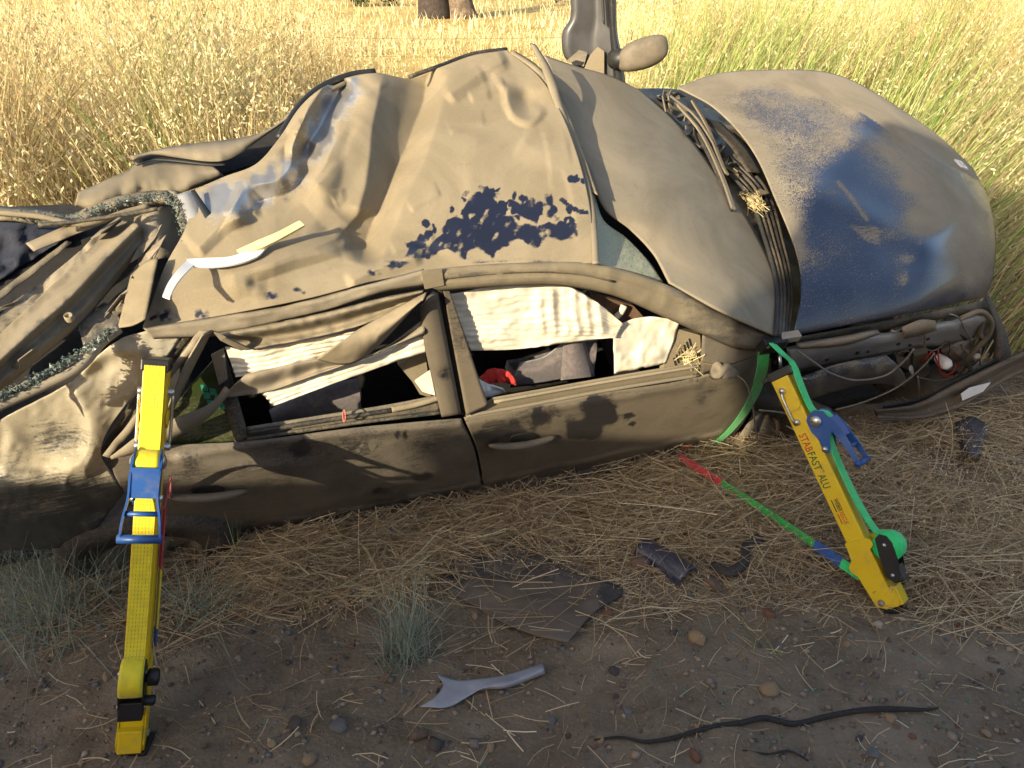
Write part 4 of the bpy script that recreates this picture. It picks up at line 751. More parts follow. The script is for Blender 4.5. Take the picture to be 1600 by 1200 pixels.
# ------------------------------------------------------------------ rescue struts
def webbing(name, c, c2, stripes):
    m, t, b = new_mat(name); g = NT(t)
    col = g.mix(g.rng(g.noise(40, 4), .3, .7), c, c2)
    if stripes:
        ac = g.math('FRACT', g.math('MULTIPLY', g.attr('across'), 6.)); ln = g.math('LESS_THAN', g.math('ABSOLUTE', g.math('SUBTRACT', ac, .5)), .075)
        inner = g.math('LESS_THAN', g.math('ABSOLUTE', g.math('SUBTRACT', g.attr('across'), .5)), .42)
        dt = g.math('LESS_THAN', g.math('FRACT', g.math('MULTIPLY', g.attr('along'), 95.)), .62)
        col = g.mix(g.math('MULTIPLY', g.math('MULTIPLY', ln, inner), g.math('MULTIPLY', dt, .8)), col, (.10, .075, .01))
    g.lk(col, b.inputs['Base Color']); b.inputs['Roughness'].default_value = .6; b.inputs['Sheen Weight'].default_value = .15
    wv = g.math('SINE', g.math('MULTIPLY', g.attr('along'), 2600.)); g.lk(g.bump(wv, .12, .001), b.inputs['Normal'])
    return m
M['web_y'] = webbing('yellow_webbing', (.72, .60, .012), (.6, .48, .02), True)
M['web_g'] = webbing('green_webbing', (.018, .62, .17), (.012, .52, .14), False)
M['web_gd'] = webbing('worn_green_webbing', (.03, .36, .06), (.02, .28, .05), False)
M['web_r'] = webbing('red_webbing', (.5, .035, .05), (.38, .025, .04), False)
M['web_b'] = webbing('blue_webbing', (.015, .08, .32), (.012, .06, .24), False)
def strap(name, P, W, th, mat, parent, n=40):
    P = np.asarray(P, float); W = np.asarray(W, float); W = np.broadcast_to(W, P.shape) if W.ndim == 1 else W
    W = np.stack([np.interp(np.linspace(0, 1, n), np.linspace(0, 1, len(P)), W[:, i]) for i in range(3)], 1); P = resample(P, n)
    o = band(name, P, W, th, mat, parent); s = np.r_[0, np.cumsum(np.linalg.norm(np.diff(P, axis=0), axis=1))]; m = len(P)
    for k, v in (('across', np.r_[np.zeros(m), np.ones(m), np.ones(m), np.zeros(m)]), ('along', np.tile(s, 4))):
        at = o.data.attributes.new(k, 'FLOAT', 'POINT'); at.data.foreach_set('value', v.astype(np.float32))
    return o
def text_mesh(name, body, O, ex, ey, size, mat, parent, bold=.0, align='LEFT', width=None):
    cu = bpy.data.curves.new(name, 'FONT'); cu.body = body; cu.size = 1; cu.extrude = .004; cu.offset = bold; cu.resolution_u = 3
    tmp = bpy.data.objects.new(name, cu); COL.objects.link(tmp); dg = bpy.context.evaluated_depsgraph_get(); dg.update()
    me = bpy.data.meshes.new_from_object(tmp.evaluated_get(dg)); bpy.data.objects.remove(tmp); bpy.data.curves.remove(cu)
    w = max(v.co.x for v in me.vertices) - min(v.co.x for v in me.vertices); sx = size if width is None else width / w; en = np.cross(ex, ey)
    for v in me.vertices: v.co = Vector(O + ex * v.co.x * sx + ey * v.co.y * size + en * (v.co.z + .004) * .1)
    me.materials.clear(); me.materials.append(mat); me.name = name
    return link(bpy.data.objects.new(name, me), parent), w * sx
def strut(foot, top, face, web, label, letters=False):
    L = np.linalg.norm(top - foot); ez = (top - foot) / L; ef = np.asarray(face, float); ef = ef - ez * (ef @ ez); ef /= np.linalg.norm(ef); es = np.cross(ef, ez) * .84      # slim section
    T = thing('rescue_strut', foot, label, 'rescue strut', 'yellow rescue struts propping the car')
    W = lambda s, f, z: foot + es * s + ef * f + ez * z
    ax = (es, ef, ez)
    tb = frame_box('strut_tube', foot, ax, (-.036, -.038, .05), (.036, .028, L - .015), M['yellow'], T, .004)
    # slotted ears, rods and pins near the head
    for s in (-1, 1):
        e = extrude_profile('ear', [(-.02, -.02), (.012, -.026), (.03, -.008), (.03, .012), (.012, .022), (-.02, .02)], W(0, 0, .86 * L), ef, ez, es, s * .037, s * .043 if s > 0 else s * .043, M['yellow'], tb, .001)
        tube('guide_rod', [W(s * .047, -.012, .93 * L), W(s * .049, -.02, .9 * L), W(s * .049, -.022, .80 * L), W(s * .045, -.02, .775 * L)], .0045, M['steel'], T, 8)
        for z in (.925, .785): lathe('pin', [(0, .010), (.009, .009), (.011, .004), (.011, -.012)], W(s * .042, -.012, z * L), es * s, M['steel'], T, 14)
    # head with hook plate
    hd = frame_box('head', foot, ax, (-.040, -.042, L - .02), (.040, .05, L + .012), M['blackm'], T, .004)
    frame_box('hook_plate', foot, ax, (-.024, -.075, L - .012), (.024, -.03, L + .004), M['blackm'], hd, .002)
    # webbing along the face
    zr, zreel = .74 * L, .215 * L
    ww = es * .058
    strap('webbing', [W(0, .052, L - .004), W(0, .046, L - .06), W(0, .043, zr + .07), W(0, .058, zr + .03)], ww, .004, M[web], T, 40)
    strap('webbing', [W(0, .062, zr - .03), W(0, .052, zr - .09), W(0, .047, .5 * L), W(0, .052, .36 * L), W(0, .064, zreel + .055), W(0, .082, zreel + .05)], ww, .004, M[web], T, 70)
    # reel
    rl_ = lathe('webbing_reel', [(.012, -.028), (.048, -.028), (.0495, -.02), (.0495, .02), (.048, .028), (.012, .028)], W(0, .082, zreel), es, M[web], T, 36)
    br = None
    for s in (-1, 1):
        b_ = extrude_profile('reel_bracket', [(.058, .038), (.078, .048), (.098, .036), (.105, .01), (.098, -.05), (.080, -.105), (.056, -.118), (.04, -.095), (.046, -.02)], W(0, 0, zreel), ef, ez, es, s * .0315, s * .0365, M['blackm'], T, .001); br = br or b_
        lathe('rivet', [(0, .005), (.006, .004), (.007, 0)], W(s * .037, .078, zreel + .01), es * s, M['steel'], b_, 10)
        lathe('rivet', [(0, .005), (.006, .004), (.007, 0)], W(s * .037, .06, zreel - .09), es * s, M['steel'], b_, 10)
    frame_box('bracket_bridge', foot, ax, (-.036, .052, zreel - .118), (.036, .088, zreel - .066), M['blackm'], br, .004)
    tube('roller', [W(-.026, .05, zreel - .052), W(.026, .05, zreel - .052)], .011, M['steel'], br, 14)
    lathe('reel_knob', [(0, .034), (.016, .034), (.022, .03), (.022, .006), (.012, .004), (.012, 0)], W(-.037, .082, zreel), -es, M['blackm'], T, 18)
    lathe('reel_knob', [(0, .026), (.010, .026), (.014, .022), (.014, 0)], W(-.037, .06, zreel - .075), -es, M['blackm'], T, 14)
    # foot cheeks and ground plate
    prof = [(-.042, .235), (.03, .235), (.046, .225), (.046, .205), (.03, .195), (.03, .06), (.045, .05), (.05, .02), (.038, -.004), (-.01, -.006), (-.036, .01), (-.042, .06), (-.05, .12), (-.066, .135), (-.066, .155), (-.046, .175)]
    for s in (-1, 1):
        ck = extrude_profile('foot_cheek', prof, W(0, 0, 0), ef, ez, es, s * .0365, s * .042, M['yellow'], T, .001)
        lathe('pivot_bolt', [(0, .006), (.010, .005), (.012, 0)], W(s * .042, -.014, .018), es * s, M['rail'], ck, 12)
    frame_box('toe_plate', foot, ax, (-.036, .0, -.004), (.036, .052, .06), M['yellow'], T, .004)
    gpl = frame_box('ground_plate', foot + Z * .0, (np.array([1., 0, 0]), np.array([0, 1., 0]), Z), (-.034, -.034, -.014), (.05, .034, .0), M['blackm'], T, .003)
    # ratchet buckle
    rt = None
    for s in (-1, 1):
        p = extrude_profile('ratchet_cheek', [(.018, .03), (.03, .045), (.06, .055), (.088, .04), (.098, .01), (.09, -.03), (.066, -.055), (.056, -.085), (.040, -.10), (.026, -.088), (.032, -.05), (.018, -.012)], W(0, 0, zr), ef, ez, es, s * .034, s * .038, M['blue'], T, .001); rt = rt or p
        lathe('axle', [(0, .012), (.008, .012), (.018, .007), (.021, .003), (.021, 0)], W(s * .038, .05, zr + .018), es * s, M['steel'], p, 18)
        lathe('axle', [(0, .008), (.009, .007), (.011, 0)], W(s * .038, .036, zr - .082), es * s, M['steel'], p, 12)
        # handle side bar
        P = [W(s * .040, .07, zr + .035), W(s * .040, .095, zr - .01), W(s * .040, .108, zr - .06), W(s * .050, .118, zr - .11), W(s * .056, .124, zr - .165)]
        band('handle_bar', P, [ef * .032, ef * .034, ef * .028, ef * .02, ef * .016], .005, M['blue'], p, n=18)
    lathe('wound_webbing', [(.0, -.030), (.036, -.030), (.038, -.02), (.038, .02), (.036, .030), (0, .030)], W(0, .055, zr + .012), es, M[web], T, 28)
    band('handle_plate', [W(0, .100, zr + .012), W(0, .112, zr - .03), W(0, .116, zr - .062)], es * .08, .005, M['blue'], rt, n=8)
    tube('handle_grip', [W(-.062, .124, zr - .165), W(.062, .124, zr - .165)], .011, M['blue'], rt, 14)
    tube('handle_bar', [W(-.046, .116, zr - .102), W(.046, .116, zr - .102)], .007, M['blue'], rt, 10)
    if letters:
        ex, ey = -ez, ef; en = np.cross(ex, ey); side_s = np.sign(en @ es) * .036
        base_ = lambda z, f: foot + es * side_s + ef * f + ez * z
        mr, mg, mk = plain('red_print', (.55, .06, .02), None, .5, bump=0), plain('green_print', (.015, .12, .02), None, .5, bump=0), plain('black_print', (.02, .02, .015), None, .5, bump=0)
        z = .735 * L; sz = .038; q = L * .98
        text_mesh('lettering', 'STAB', base_(z, -.028), ex, ey, sz, mr, tb, .012, width=.078 * q)
        text_mesh('lettering', 'FAST', base_(z - .082 * q, -.028), ex, ey, sz, mg, tb, .012, width=.078 * q)
        text_mesh('lettering', 'TM', base_(z - .164 * q, -.006), ex, ey, .010, mk, tb, .0, width=.011)
        text_mesh('lettering', 'ALU', base_(z - .182 * q, -.028), ex, ey, sz, mg, tb, .012, width=.060 * q)
        zz = z - .292 * q
        text_mesh('lettering', 'WEBER', base_(zz, -.014), ex, ey, .022, mk, tb, .012, width=.054 * q)
        text_mesh('lettering', 'RESCUE', base_(zz - .0555 * q, -.014), ex, ey, .022, mr, tb, .005, width=.052 * q)
        for za, zb, mt in ((zz, zz - .053 * q, mk), (zz - .060 * q, zz - .104 * q, mr)):
            band('underline', [base_(za, -.0215) + en * .0006, base_(zb, -.0215) + en * .0006], ef * .0035, .0006, mt, tb)
    return T, W, L, (es, ef, ez)
def gpt(px, py, dz=0.):
    p = on(GP, px, py)
    for _ in range(6): p = on((np.array([0, 0, float(ground_z(p[0], p[1])) + dz]), Z), px, py)
    return p
f1 = gpt(206, 1160, .012); t1 = side(246, 566, .07)
S1, W1, L1, ax1 = strut(f1, t1, CAM - t1 + np.array([-.25, 0, 0]), 'web_y', 'yellow rescue strut with yellow webbing propping the rear wing')
f2 = gpt(1392, 944, .012); t2 = side(1221, 582, .09)
S2, W2, L2, ax2 = strut(f2, t2, np.array([.74, -.64, .16]), 'web_g', 'lettered yellow rescue strut with bright green webbing propping the windshield pillar', True)
print('strut lengths', L1, L2)
# tension straps
for c, a0, a1 in (('web_b', .255, .30), ('web_y', .30, .46), ('web_r', .46, .62)):
    strap('tension_strap', [W1(-.045, -.03 - .05 * max(0, q - .5), q * L1) for q in (a0, (a0 + a1) / 2, a1)], ax1[1] * .03 - ax1[0] * .012, .004, M[c], S1, 14)
strap('tension_strap', [W1(-.045, -.036, .62 * L1), W1(-.05, -.10, .68 * L1), side(266, 778, .01)], ax1[1] * .03, .004, M['web_r'], S1, 14)
lo = on(PV, 1062, 714, .03); hi = W2(0, -.055, .13 * L2)
def mixq(t): return lo * (1 - t) + hi * t + Z * .01 * math.sin(math.pi * t)
for c, a0, a1, wd in (('web_r', 0, .27, .03), ('web_gd', .27, .78, .028), ('web_b', .78, .91, .036), ('web_g', .91, 1., .034)):
    strap('tension_strap', [mixq(a0), mixq((a0 + a1) / 2), mixq(a1)], np.array([.25, .25, .85]) / .92 * wd, .004, M[c], S2, 16)
P = [side(x, y, hh) for x, y, hh in ((1088, 706, .004), (1116, 694, .012), (1150, 662, .018), (1178, 618, .022), (1190, 580, .035), (1194, 548, .05))]
wv = [a_ * .028 + u_ * -.030 * q for q in (1, .9, .5, .1, 0, -.2)]
strap('anchor_strap', P, np.array([v / np.linalg.norm(v) * .045 for v in wv]), .004, M['web_gd'], S2, 40)
hk = frame_box('anchor_hook', side(1206, 541, .05), (a_, u_, -w_), (-.045, -.03, -.02), (.05, .034, .012), M['blackm'], S2, .004)
lathe('bolt', [(0, .006), (.008, .005), (.01, 0)], side(1200, 541, .064), -w_, M['steel'], hk, 12)
frame_box('clamp_block', side(1226, 530, .05), (a_, u_, -w_), (-.02, -.014, -.02), (.06, .018, .01), M['rail'], hk, .003)
strap('webbing', [side(1206, 536, .07), side(1222, 552, .11), W2(0, .05, L2 + .02), W2(0, .052, L2 - .004)], np.array([es * .05 for es in (ax2[0],) * 4]), .004, M['web_g'], S2, 24)
tube('guide_rod', [side(1218, 556, .07), t2], .006, M['steel'], S2, 8)

# ------------------------------------------------------------------ loose pieces
def ground_patch(px, py, hh=0.): return gpt(px, py, hh)
wt = thing('broken_plastic_trim', on(PR, 380, 405, .02), 'curved white plastic trim strip lying broken on the crumpled roof', 'trim strip')
def rz(x, y, hh): return on(PR, x, y, hh)
def ribbon_px(name, ptsa, ptsb, hh, mat, parent, th=.006):
    A = [rz(x, y, h1) for (x, y), h1 in zip(ptsa, hh)]; B = [rz(x, y, h1) for (x, y), h1 in zip(ptsb, hh)]
    A, B = np.array(A), np.array(B); return band(name, (A + B) / 2, B - A, th, mat, parent, n=22)
M['ivory'] = plain('yellowed_plastic', (.72, .63, .30), (.6, .5, .22), .5, scale=20, bump=.05)
_h = float(0.03)
def roofz(x, y): return float(roof_h(np.array([[x]], float), np.array([[y]], float), np.array([[.3]]), np.array([[.5]]))[0, 0])
hb = max(roofz(x, y) for x, y in ((300, 415), (350, 408), (400, 395), (380, 402))) + .012
ribbon_px('curved_band', [(292, 406), (325, 404), (360, 402), (392, 390), (412, 376)], [(300, 417), (335, 418), (370, 413), (402, 402), (418, 386)], [hb, hb + .01, hb + .012, hb + .01, hb + .005], M['white'], wt)
ribbon_px('tail', [(292, 408), (276, 424), (262, 444), (254, 463)], [(304, 414), (288, 430), (274, 448), (265, 467)], [hb, hb + .03, hb + .05, hb + .065], M['white'], wt)
ribbon_px('arm', [(370, 392), (400, 378), (430, 366), (468, 346)], [(378, 400), (410, 388), (438, 374), (476, 353)], [hb + .006, hb + .016, hb + .02, hb + .03], M['ivory'], wt, .008)
# crushed rubber mat
mat_o = None
mt_ = dusty('dirty_rubber_mat', (.03, .028, .028), (.045, .042, .042), rough=.8, coat=0, maxd=.8, fine=.5, dust=(.17, .135, .10), dust2=(.12, .095, .07))
mat_o = panel('floor_mat', [(664, 906), (690, 884), (730, 864), (812, 834)], [(775, 967), (830, 990), (887, 1003)], mt_, lambda x, y, h=0: gpt(x, y, .012 + h), None, left=[(664, 906), (712, 930), (775, 967)], right=[(812, 834), (846, 862), (880, 889), (974, 921), (930, 955), (914, 971), (887, 1003)],
      h=lambda X, Y, s, t: .006 * (1 + fbm(X / 60., Y / 60., 2, 2)) + .003 * np.sin(Y * .9 + X * .1) * (Y < 885) + .02 * np.clip((Y - 900) / 100, 0, 1) * s, dust=lambda X, Y: .5 + .6 * np.clip((Y - 900 + 14 * fbm(X / 20., Y / 20., 3, 4)) / 40, 0, 1) * (X < 935) + .2 * vnoise(X / 20., Y / 20., 2), step=6, th=.006)
tag(mat_o, 'torn dark rubber floor mat half buried in the dirt beside the car', 'floor mat')
M['lilac'] = plain('lilac_grey_plastic', (.32, .325, .36), (.26, .265, .30), .45, scale=10, bump=.03)
pt = panel('plastic_trim_piece', [(683, 1053), (714, 1062), (750, 1060), (790, 1054), (848, 1036)], [(656, 1104), (704, 1104), (745, 1080), (792, 1075), (852, 1053)], M['lilac'], lambda x, y, h=0: gpt(x, y, .014 + h), None, left=[(683, 1053), (693, 1070), (680, 1088), (656, 1104)], h=lambda X, Y, s, t: .022 * np.sin(np.pi * t) * (.3 + .7 * s), step=4, th=.004)
tag(pt, 'grey-lilac plastic trim piece with a forked end lying on the dirt', 'trim piece')
def halfpipe(name, pts, r, mat, label, cat, arc=(.0, math.pi), n=20, th=.006):
    P = resample([gpt(x, y, dz) for x, y, dz in pts], n); Tn = np.gradient(P, axis=0); Tn /= np.linalg.norm(Tn, axis=1)[:, None]; V = []; k = 12
    for i in range(n):
        x = np.cross(Tn[i], Z); x /= np.linalg.norm(x); y = np.cross(x, Tn[i])
        for j in range(k): an = arc[0] + (arc[1] - arc[0]) * j / (k - 1); V.append(P[i] + r * (math.cos(an) * x + math.sin(an) * y))
    F = [(i * k + j, i * k + j + 1, (i + 1) * k + j + 1, (i + 1) * k + j) for i in range(n - 1) for j in range(k - 1)]
    o = mesh_obj(name, V, F, mat, None, True, {'dust': np.full(len(V), .35)}); solid(o, th, 0); return tag(o, label, cat)
halfpipe('plastic_duct', [(1003, 858, .03), (1035, 876, .025), (1076, 906, .02)], .045, dusty('dusty_navy_plastic', (.02, .025, .055), None, .35, maxd=.6), 'dark navy half-round plastic duct piece lying on the straw', 'plastic piece', (-.3, 2.9))
halfpipe('rubber_strip', [(1114, 886, .02), (1138, 896, .03), (1160, 880, .03), (1164, 858, .05), (1186, 842, .06)], .02, M['rubber'], 'curled black rubber strip lying on the straw', 'rubber strip', (.2, 2.2))
sh = panel('plastic_shard', [(1492, 660), (1518, 650), (1544, 664)], [(1500, 700), (1515, 712), (1530, 718)], dusty('dusty_violet_plastic', (.022, .02, .028), (.035, .03, .04), .5, coat=.1, maxd=.4), lambda x, y, h=0: gpt(x, y, .05 + h), None, h=lambda X, Y, s, t: .05 * (1 - t) + .02 * np.sin(3 * s), dust=.4, step=6)
tag(sh, 'dark violet-grey plastic shard standing in the straw under the torn bumper', 'plastic shard')
sh = panel('plastic_sliver', [(596, 820), (625, 832)], [(600, 828), (622, 838)], M['lilac'], lambda x, y, h=0: gpt(x, y, .04 + h), None, h=lambda X, Y, s, t: .01 * np.sin(np.pi * s), step=4)
tag(sh, 'small pale plastic sliver on the straw under the car door', 'plastic sliver')
M['bark'] = plain('black_bark', (.016, .014, .013), (.03, .026, .024), .9, scale=80, bump=.6)
sp = [(928, 1156), (970, 1152), (1010, 1159), (1060, 1151), (1110, 1136), (1160, 1129), (1195, 1122), (1240, 1131), (1290, 1120), (1345, 1110), (1400, 1108), (1450, 1109), (1466, 1106)]
stick = tube('stick', [gpt(x, y, .010) for x, y in sp], [.003, .004, .0055, .007, .0065, .008, .0085, .008, .0085, .008, .009, .007, .003], M['bark'], None, 8, n=60)
tag(stick, 'long thin blackened stick lying on the bare dirt', 'stick')
tw = tube('twig', [gpt(x, y, .006) for x, y in ((1160, 1172), (1200, 1178), (1235, 1174), (1262, 1188))], [.002, .003, .004, .002], M['bark'], None, 6, n=24)
tag(tw, 'short black twig lying below the long stick', 'twig')
# red and white cloth on the seat
cl = thing('folded_cloth', on(PG, 780, 605, -.08), 'red and white cloth bundle seen through the front window', 'cloth')
panel('red_cloth', [(752, 590), (764, 578), (790, 580), (806, 592)], [(760, 600), (780, 598), (800, 600), (808, 604)], M['red'], PG, cl, h=lambda X, Y, s, t: -.085 + .03 * fbm(X / 10., Y / 10., 2, 2), step=3, th=.006)
panel('white_cloth', [(746, 590), (762, 600), (784, 608)], [(754, 624), (770, 620), (790, 612)], M['white'], PG, cl, h=lambda X, Y, s, t: -.075 + .03 * fbm(X / 12., Y / 12., 2, 5), step=3, th=.006)
rb = tube('hair_band', [side(538 + 2 * math.cos(q), 650 + 9 * math.sin(q), .018 + .012 * math.cos(q)) for q in np.linspace(0, 2 * math.pi, 18)], .0028, plain('pink_band', (.5, .16, .13), None, .8), None, 6)
tag(rb, 'thin pink elastic band hooked over the rear window lip', 'elastic band')

# ------------------------------------------------------------------ stones
def stone_mesh(seed, sub=2):
    r = np.random.default_rng(seed); bm = bmesh.new(); bmesh.ops.create_icosphere(bm, subdivisions=sub, radius=1); sc = r.uniform(.6, 1.15, 3); sc[2] *= .7
    pl = [(lambda v: v / np.linalg.norm(v))(r.normal(0, 1, 3)) for _ in range(7)]; dd = r.uniform(.6, .92, 7)
    for v in bm.verts:
        p = np.array(v.co)
        for n, d in zip(pl, dd):
            k = p @ n
            if k > d: p = p - n * (k - d) * .85
        v.co = Vector(p * sc)
    me = bpy.data.meshes.new('stone'); bm.to_mesh(me); bm.free(); return me
SM = {}
cols = {'brown': ((.17, .115, .08), (.12, .08, .055)), 'tan': ((.30, .21, .12), (.22, .15, .09)), 'grey': ((.165, .155, .145), (.11, .105, .10)), 'red': ((.19, .095, .06), (.13, .065, .045)), 'dark': ((.095, .078, .068), (.065, .052, .045))}
stone_mats = {k: plain('stone_' + k, c[0], c[1], .9, scale=45, bump=.6, spec=.2) for k, c in cols.items()}
stone_meshes = {}
for k in cols:
    for j in range(3):
        me = stone_mesh(hash((len(k), j, k[0])) % 9999 if False else 100 + j * 7 + len(k)); me.materials.append(stone_mats[k]); stone_meshes[(k, j)] = me
stones = [(1201, 962, 15, 'red', 'angular reddish stone lying just left of the strut foot with the lettering'), (1089, 1000, 15, 'tan', 'pale tan angular stone on the bare dirt below the navy duct piece'), (1001, 884, 17, 'brown', 'brown stone tucked against the navy duct piece'),
          (949, 961, 12, 'red', 'rounded reddish stone at the corner of the rubber mat'), (1112, 918, 17, 'brown', 'low brown stone at the lower end of the navy duct piece'), (530, 1139 - 3, 14, 'grey', 'dark grey rounded stone alone on the dirt by the grey-lilac trim'), (550, 1010, 9, 'red', 'small orange-red stone at the foot of the grey-green tuft'),
          (205, 1168, 17, 'grey', 'grey block stone pressed against the foot of the yellow-webbed strut'), (168, 1059, 10, 'tan', 'smooth tan pebble left of the yellow reel'), (266, 1126, 9, 'tan', 'smooth tan pebble right of the yellow-webbed strut foot'), (1202, 1080, 16, 'tan', 'half-buried tan stone above the long black stick'), (1462, 1104, 0, 'tan', ''),
          (460, 1132, 13, 'dark', 'dark flat stone left of the dark grey rounded stone'), (655, 1152, 15, 'brown', 'flat brown stone set in the dirt below the forked trim piece'), (1085, 1182, 13, 'red', 'reddish stone below the long black stick'), (1540, 1148, 11, 'tan', 'tan stone right of the end of the long black stick'), (862, 1128, 10, 'grey', 'grey stone below the grey-lilac trim tip')]
sg = 'stones on the bare dirt'
def put_stone(px, py, rpx, kcol, label, sd):
    p = gpt(px, py); d = (p - CAM) @ _fw; r = rpx * d / FPX; me = stone_meshes[(kcol, sd % 3)]
    o = bpy.data.objects.new('stone', me); o.location = Vector(p + Z * r * .28); o.scale = (r, r, r); o.rotation_euler = (random.uniform(-.3, .3), random.uniform(-.3, .3), random.uniform(0, 6.3)); COL.objects.link(o)
    tag(o, label, 'stone', sg)
for i, (px, py, r, c, lb) in enumerate(stones):
    if r: put_stone(px, py, r, c, lb, i)
marks = [('the foot of the yellow-webbed strut', 206, 1150), ('the foot of the lettered strut', 1392, 944), ('the forked trim piece', 745, 1075), ('the thin end of the long black stick', 960, 1155), ('the middle of the long black stick', 1200, 1126), ('the thick end of the long black stick', 1440, 1108),
         ('the torn rubber mat', 810, 930), ('the blue-grey grass tuft', 636, 1010), ('the sprawling grey-green grass tuft', 90, 950), ('the dark grey rounded stone', 530, 1136), ('the pale tan angular stone', 1089, 1000), ('the navy duct piece', 1040, 880), ('the matted straw right of the lettered strut', 1540, 960), ('the matted straw below the rear door', 450, 960)]
marks3 = [(n0, gpt(x0, y0)) for n0, x0, y0 in marks]
noun = {'brown': 'brown stone', 'tan': 'tan pebble', 'grey': 'grey stone', 'red': 'reddish stone', 'dark': 'dark clod'}
rs = random.Random(21)
for i in range(120):
    px, py = rs.uniform(0, 1600), 935 + 265 * rs.random()**.8
    if 170 < px < 260: continue
    c = rs.choice(['brown', 'brown', 'tan', 'grey', 'red', 'dark', 'grey', 'tan']); rp = rs.uniform(3.2, 7.5) * (1 if rs.random() < .82 else 1.6); p3 = gpt(px, py)
    nm = min(marks3, key=lambda m_: np.linalg.norm(m_[1] - p3))[0]
    put_stone(px, py, rp, c, ('tiny ' if rp < 5 else 'small ' if rp < 7.6 else 'fist-sized ') + noun[c] + ' lying near ' + nm, i)
# gravel too small to count
def scatter_bits(name, xy, size, mat, lift=.2, seed=1, flat=.6):
    r = np.random.default_rng(seed); n = len(xy); z = ground_z(xy[:, 0], xy[:, 1])
    o8 = np.array([[1, 0, 0], [-1, 0, 0], [0, 1, 0], [0, -1, 0], [0, 0, 1], [0, 0, -1]], float); f8 = np.array([[0, 2, 4], [2, 1, 4], [1, 3, 4], [3, 0, 4], [2, 0, 5], [1, 2, 5], [3, 1, 5], [0, 3, 5]])
    V = o8[None] * r.uniform(.55, 1.2, (n, 6, 1)); V[..., 2] *= flat; an = r.random(n) * 6.28; c, s = np.cos(an)[:, None], np.sin(an)[:, None]
    X = V[..., 0] * c - V[..., 1] * s; Y = V[..., 0] * s + V[..., 1] * c; sz = size[:, None]
    V = np.stack([X * sz + xy[:, :1], Y * sz + xy[:, 1:], V[..., 2] * sz + (z + size * lift)[:, None]], -1).reshape(-1, 3)
    F = (f8[None] + (np.arange(n) * 6)[:, None, None]).reshape(-1, 3)
    return mesh_obj(name, V, F, mat, None, False, {'tint': np.repeat(r.random(n), 6)})
m, t, b = new_mat('gravel'); g = NT(t)
g.lk(g.ramp(g.attr('tint'), [(0, (.07, .056, .047)), (.3, (.16, .115, .08)), (.55, (.15, .143, .135)), (.8, (.26, .19, .125)), (1, (.34, .285, .22))]), b.inputs['Base Color']); b.inputs['Roughness'].default_value = .9
M['gravel'] = m
n = 13000; xy = np.stack([rng.uniform(-1.9, 2.6, n), .95 + 2.2 * rng.random(n)**1.4], 1)
kind(scatter_bits('gravel', xy, rng.gamma(1.6, .0026, n) + .0018, M['gravel'], .25, 2), 'stuff', 'fine gravel strewn over the bare dirt in the foreground', 'gravel')
n = 420; xy = np.stack([rng.normal(.6, .8, n), rng.normal(1.75, .28, n)], 1)
kind(scatter_bits('glass_fragments', xy, rng.uniform(.002, .0055, n), M['teal'], .4, 3, .9), 'stuff', 'teal crumbs of shattered safety glass on the dirt', 'glass fragments')

# ------------------------------------------------------------------ grass and straw
def grass_mat(name, stops, transl=.35, rough=.7):
    m = bpy.data.materials.new(name); m.use_nodes = True; t = m.node_tree; t.nodes.clear(); g = NT(t)
    out = t.nodes.new('ShaderNodeOutputMaterial'); d = t.nodes.new('ShaderNodeBsdfPrincipled'); tr = t.nodes.new('ShaderNodeBsdfTranslucent'); mx = t.nodes.new('ShaderNodeMixShader')
    c = g.ramp(g.attr('tint'), stops); g.lk(c, d.inputs['Base Color']); g.lk(c, tr.inputs[0]); d.inputs['Roughness'].default_value = rough; d.inputs['Specular IOR Level'].default_value = .25
    mx.inputs[0].default_value = transl; g.lk(d.outputs[0], mx.inputs[1]); g.lk(tr.outputs[0], mx.inputs[2]); g.lk(mx.outputs[0], out.inputs[0]); return m
M['grass'] = grass_mat('dry_grass', [(0, (.20, .11, .045)), (.22, (.34, .225, .095)), (.48, (.51, .395, .19)), (.74, (.72, .63, .40)), (.84, (.38, .43, .12)), (1, (.11, .22, .045))], .22)
M['straw'] = grass_mat('straw', [(0, (.15, .10, .06)), (.3, (.33, .23, .125)), (.6, (.48, .365, .21)), (.85, (.62, .51, .32)), (1, (.74, .65, .45))], .15)
M['greygrass'] = grass_mat('grey_green_grass', [(0, (.15, .19, .14)), (.5, (.26, .31, .24)), (.8, (.36, .39, .31)), (1, (.44, .38, .24))], .2)
def blades(B, H, lean, Wd, segs, tint, r, curl=1.6):
    n = len(B); T = np.linspace(0, 1, segs + 1); an = r.random(n) * np.pi; wd = np.stack([np.cos(an), np.sin(an), np.zeros(n)], 1)
    ll = np.linalg.norm(lean, axis=1); up = np.sqrt(np.maximum(H**2 - (ll * .75)**2, (H * .25)**2))
    V = np.zeros((n, segs + 1, 2, 3))
    for j, t in enumerate(T):
        p = B.copy(); p[:, :2] += lean * t**curl; p[:, 2] += up * (t - .12 * t**3 * (ll / H))
        hw = (Wd * (1 - .85 * t) / 2)[:, None] * wd; V[:, j, 0] = p - hw; V[:, j, 1] = p + hw
    k = 2 * (segs + 1); b = (np.arange(n) * k)[:, None]; F = np.concatenate([b + np.array([2 * j, 2 * j + 1, 2 * j + 3, 2 * j + 2])[None] for j in range(segs)], 1).reshape(-1, 4)
    return V.reshape(-1, 3), F, np.repeat(tint, k), (lambda t: np.concatenate([B[:, :2] + lean * t[:, None]**curl, (B[:, 2] + up * (t - .12 * t**3 * (ll / H)))[:, None]], 1))
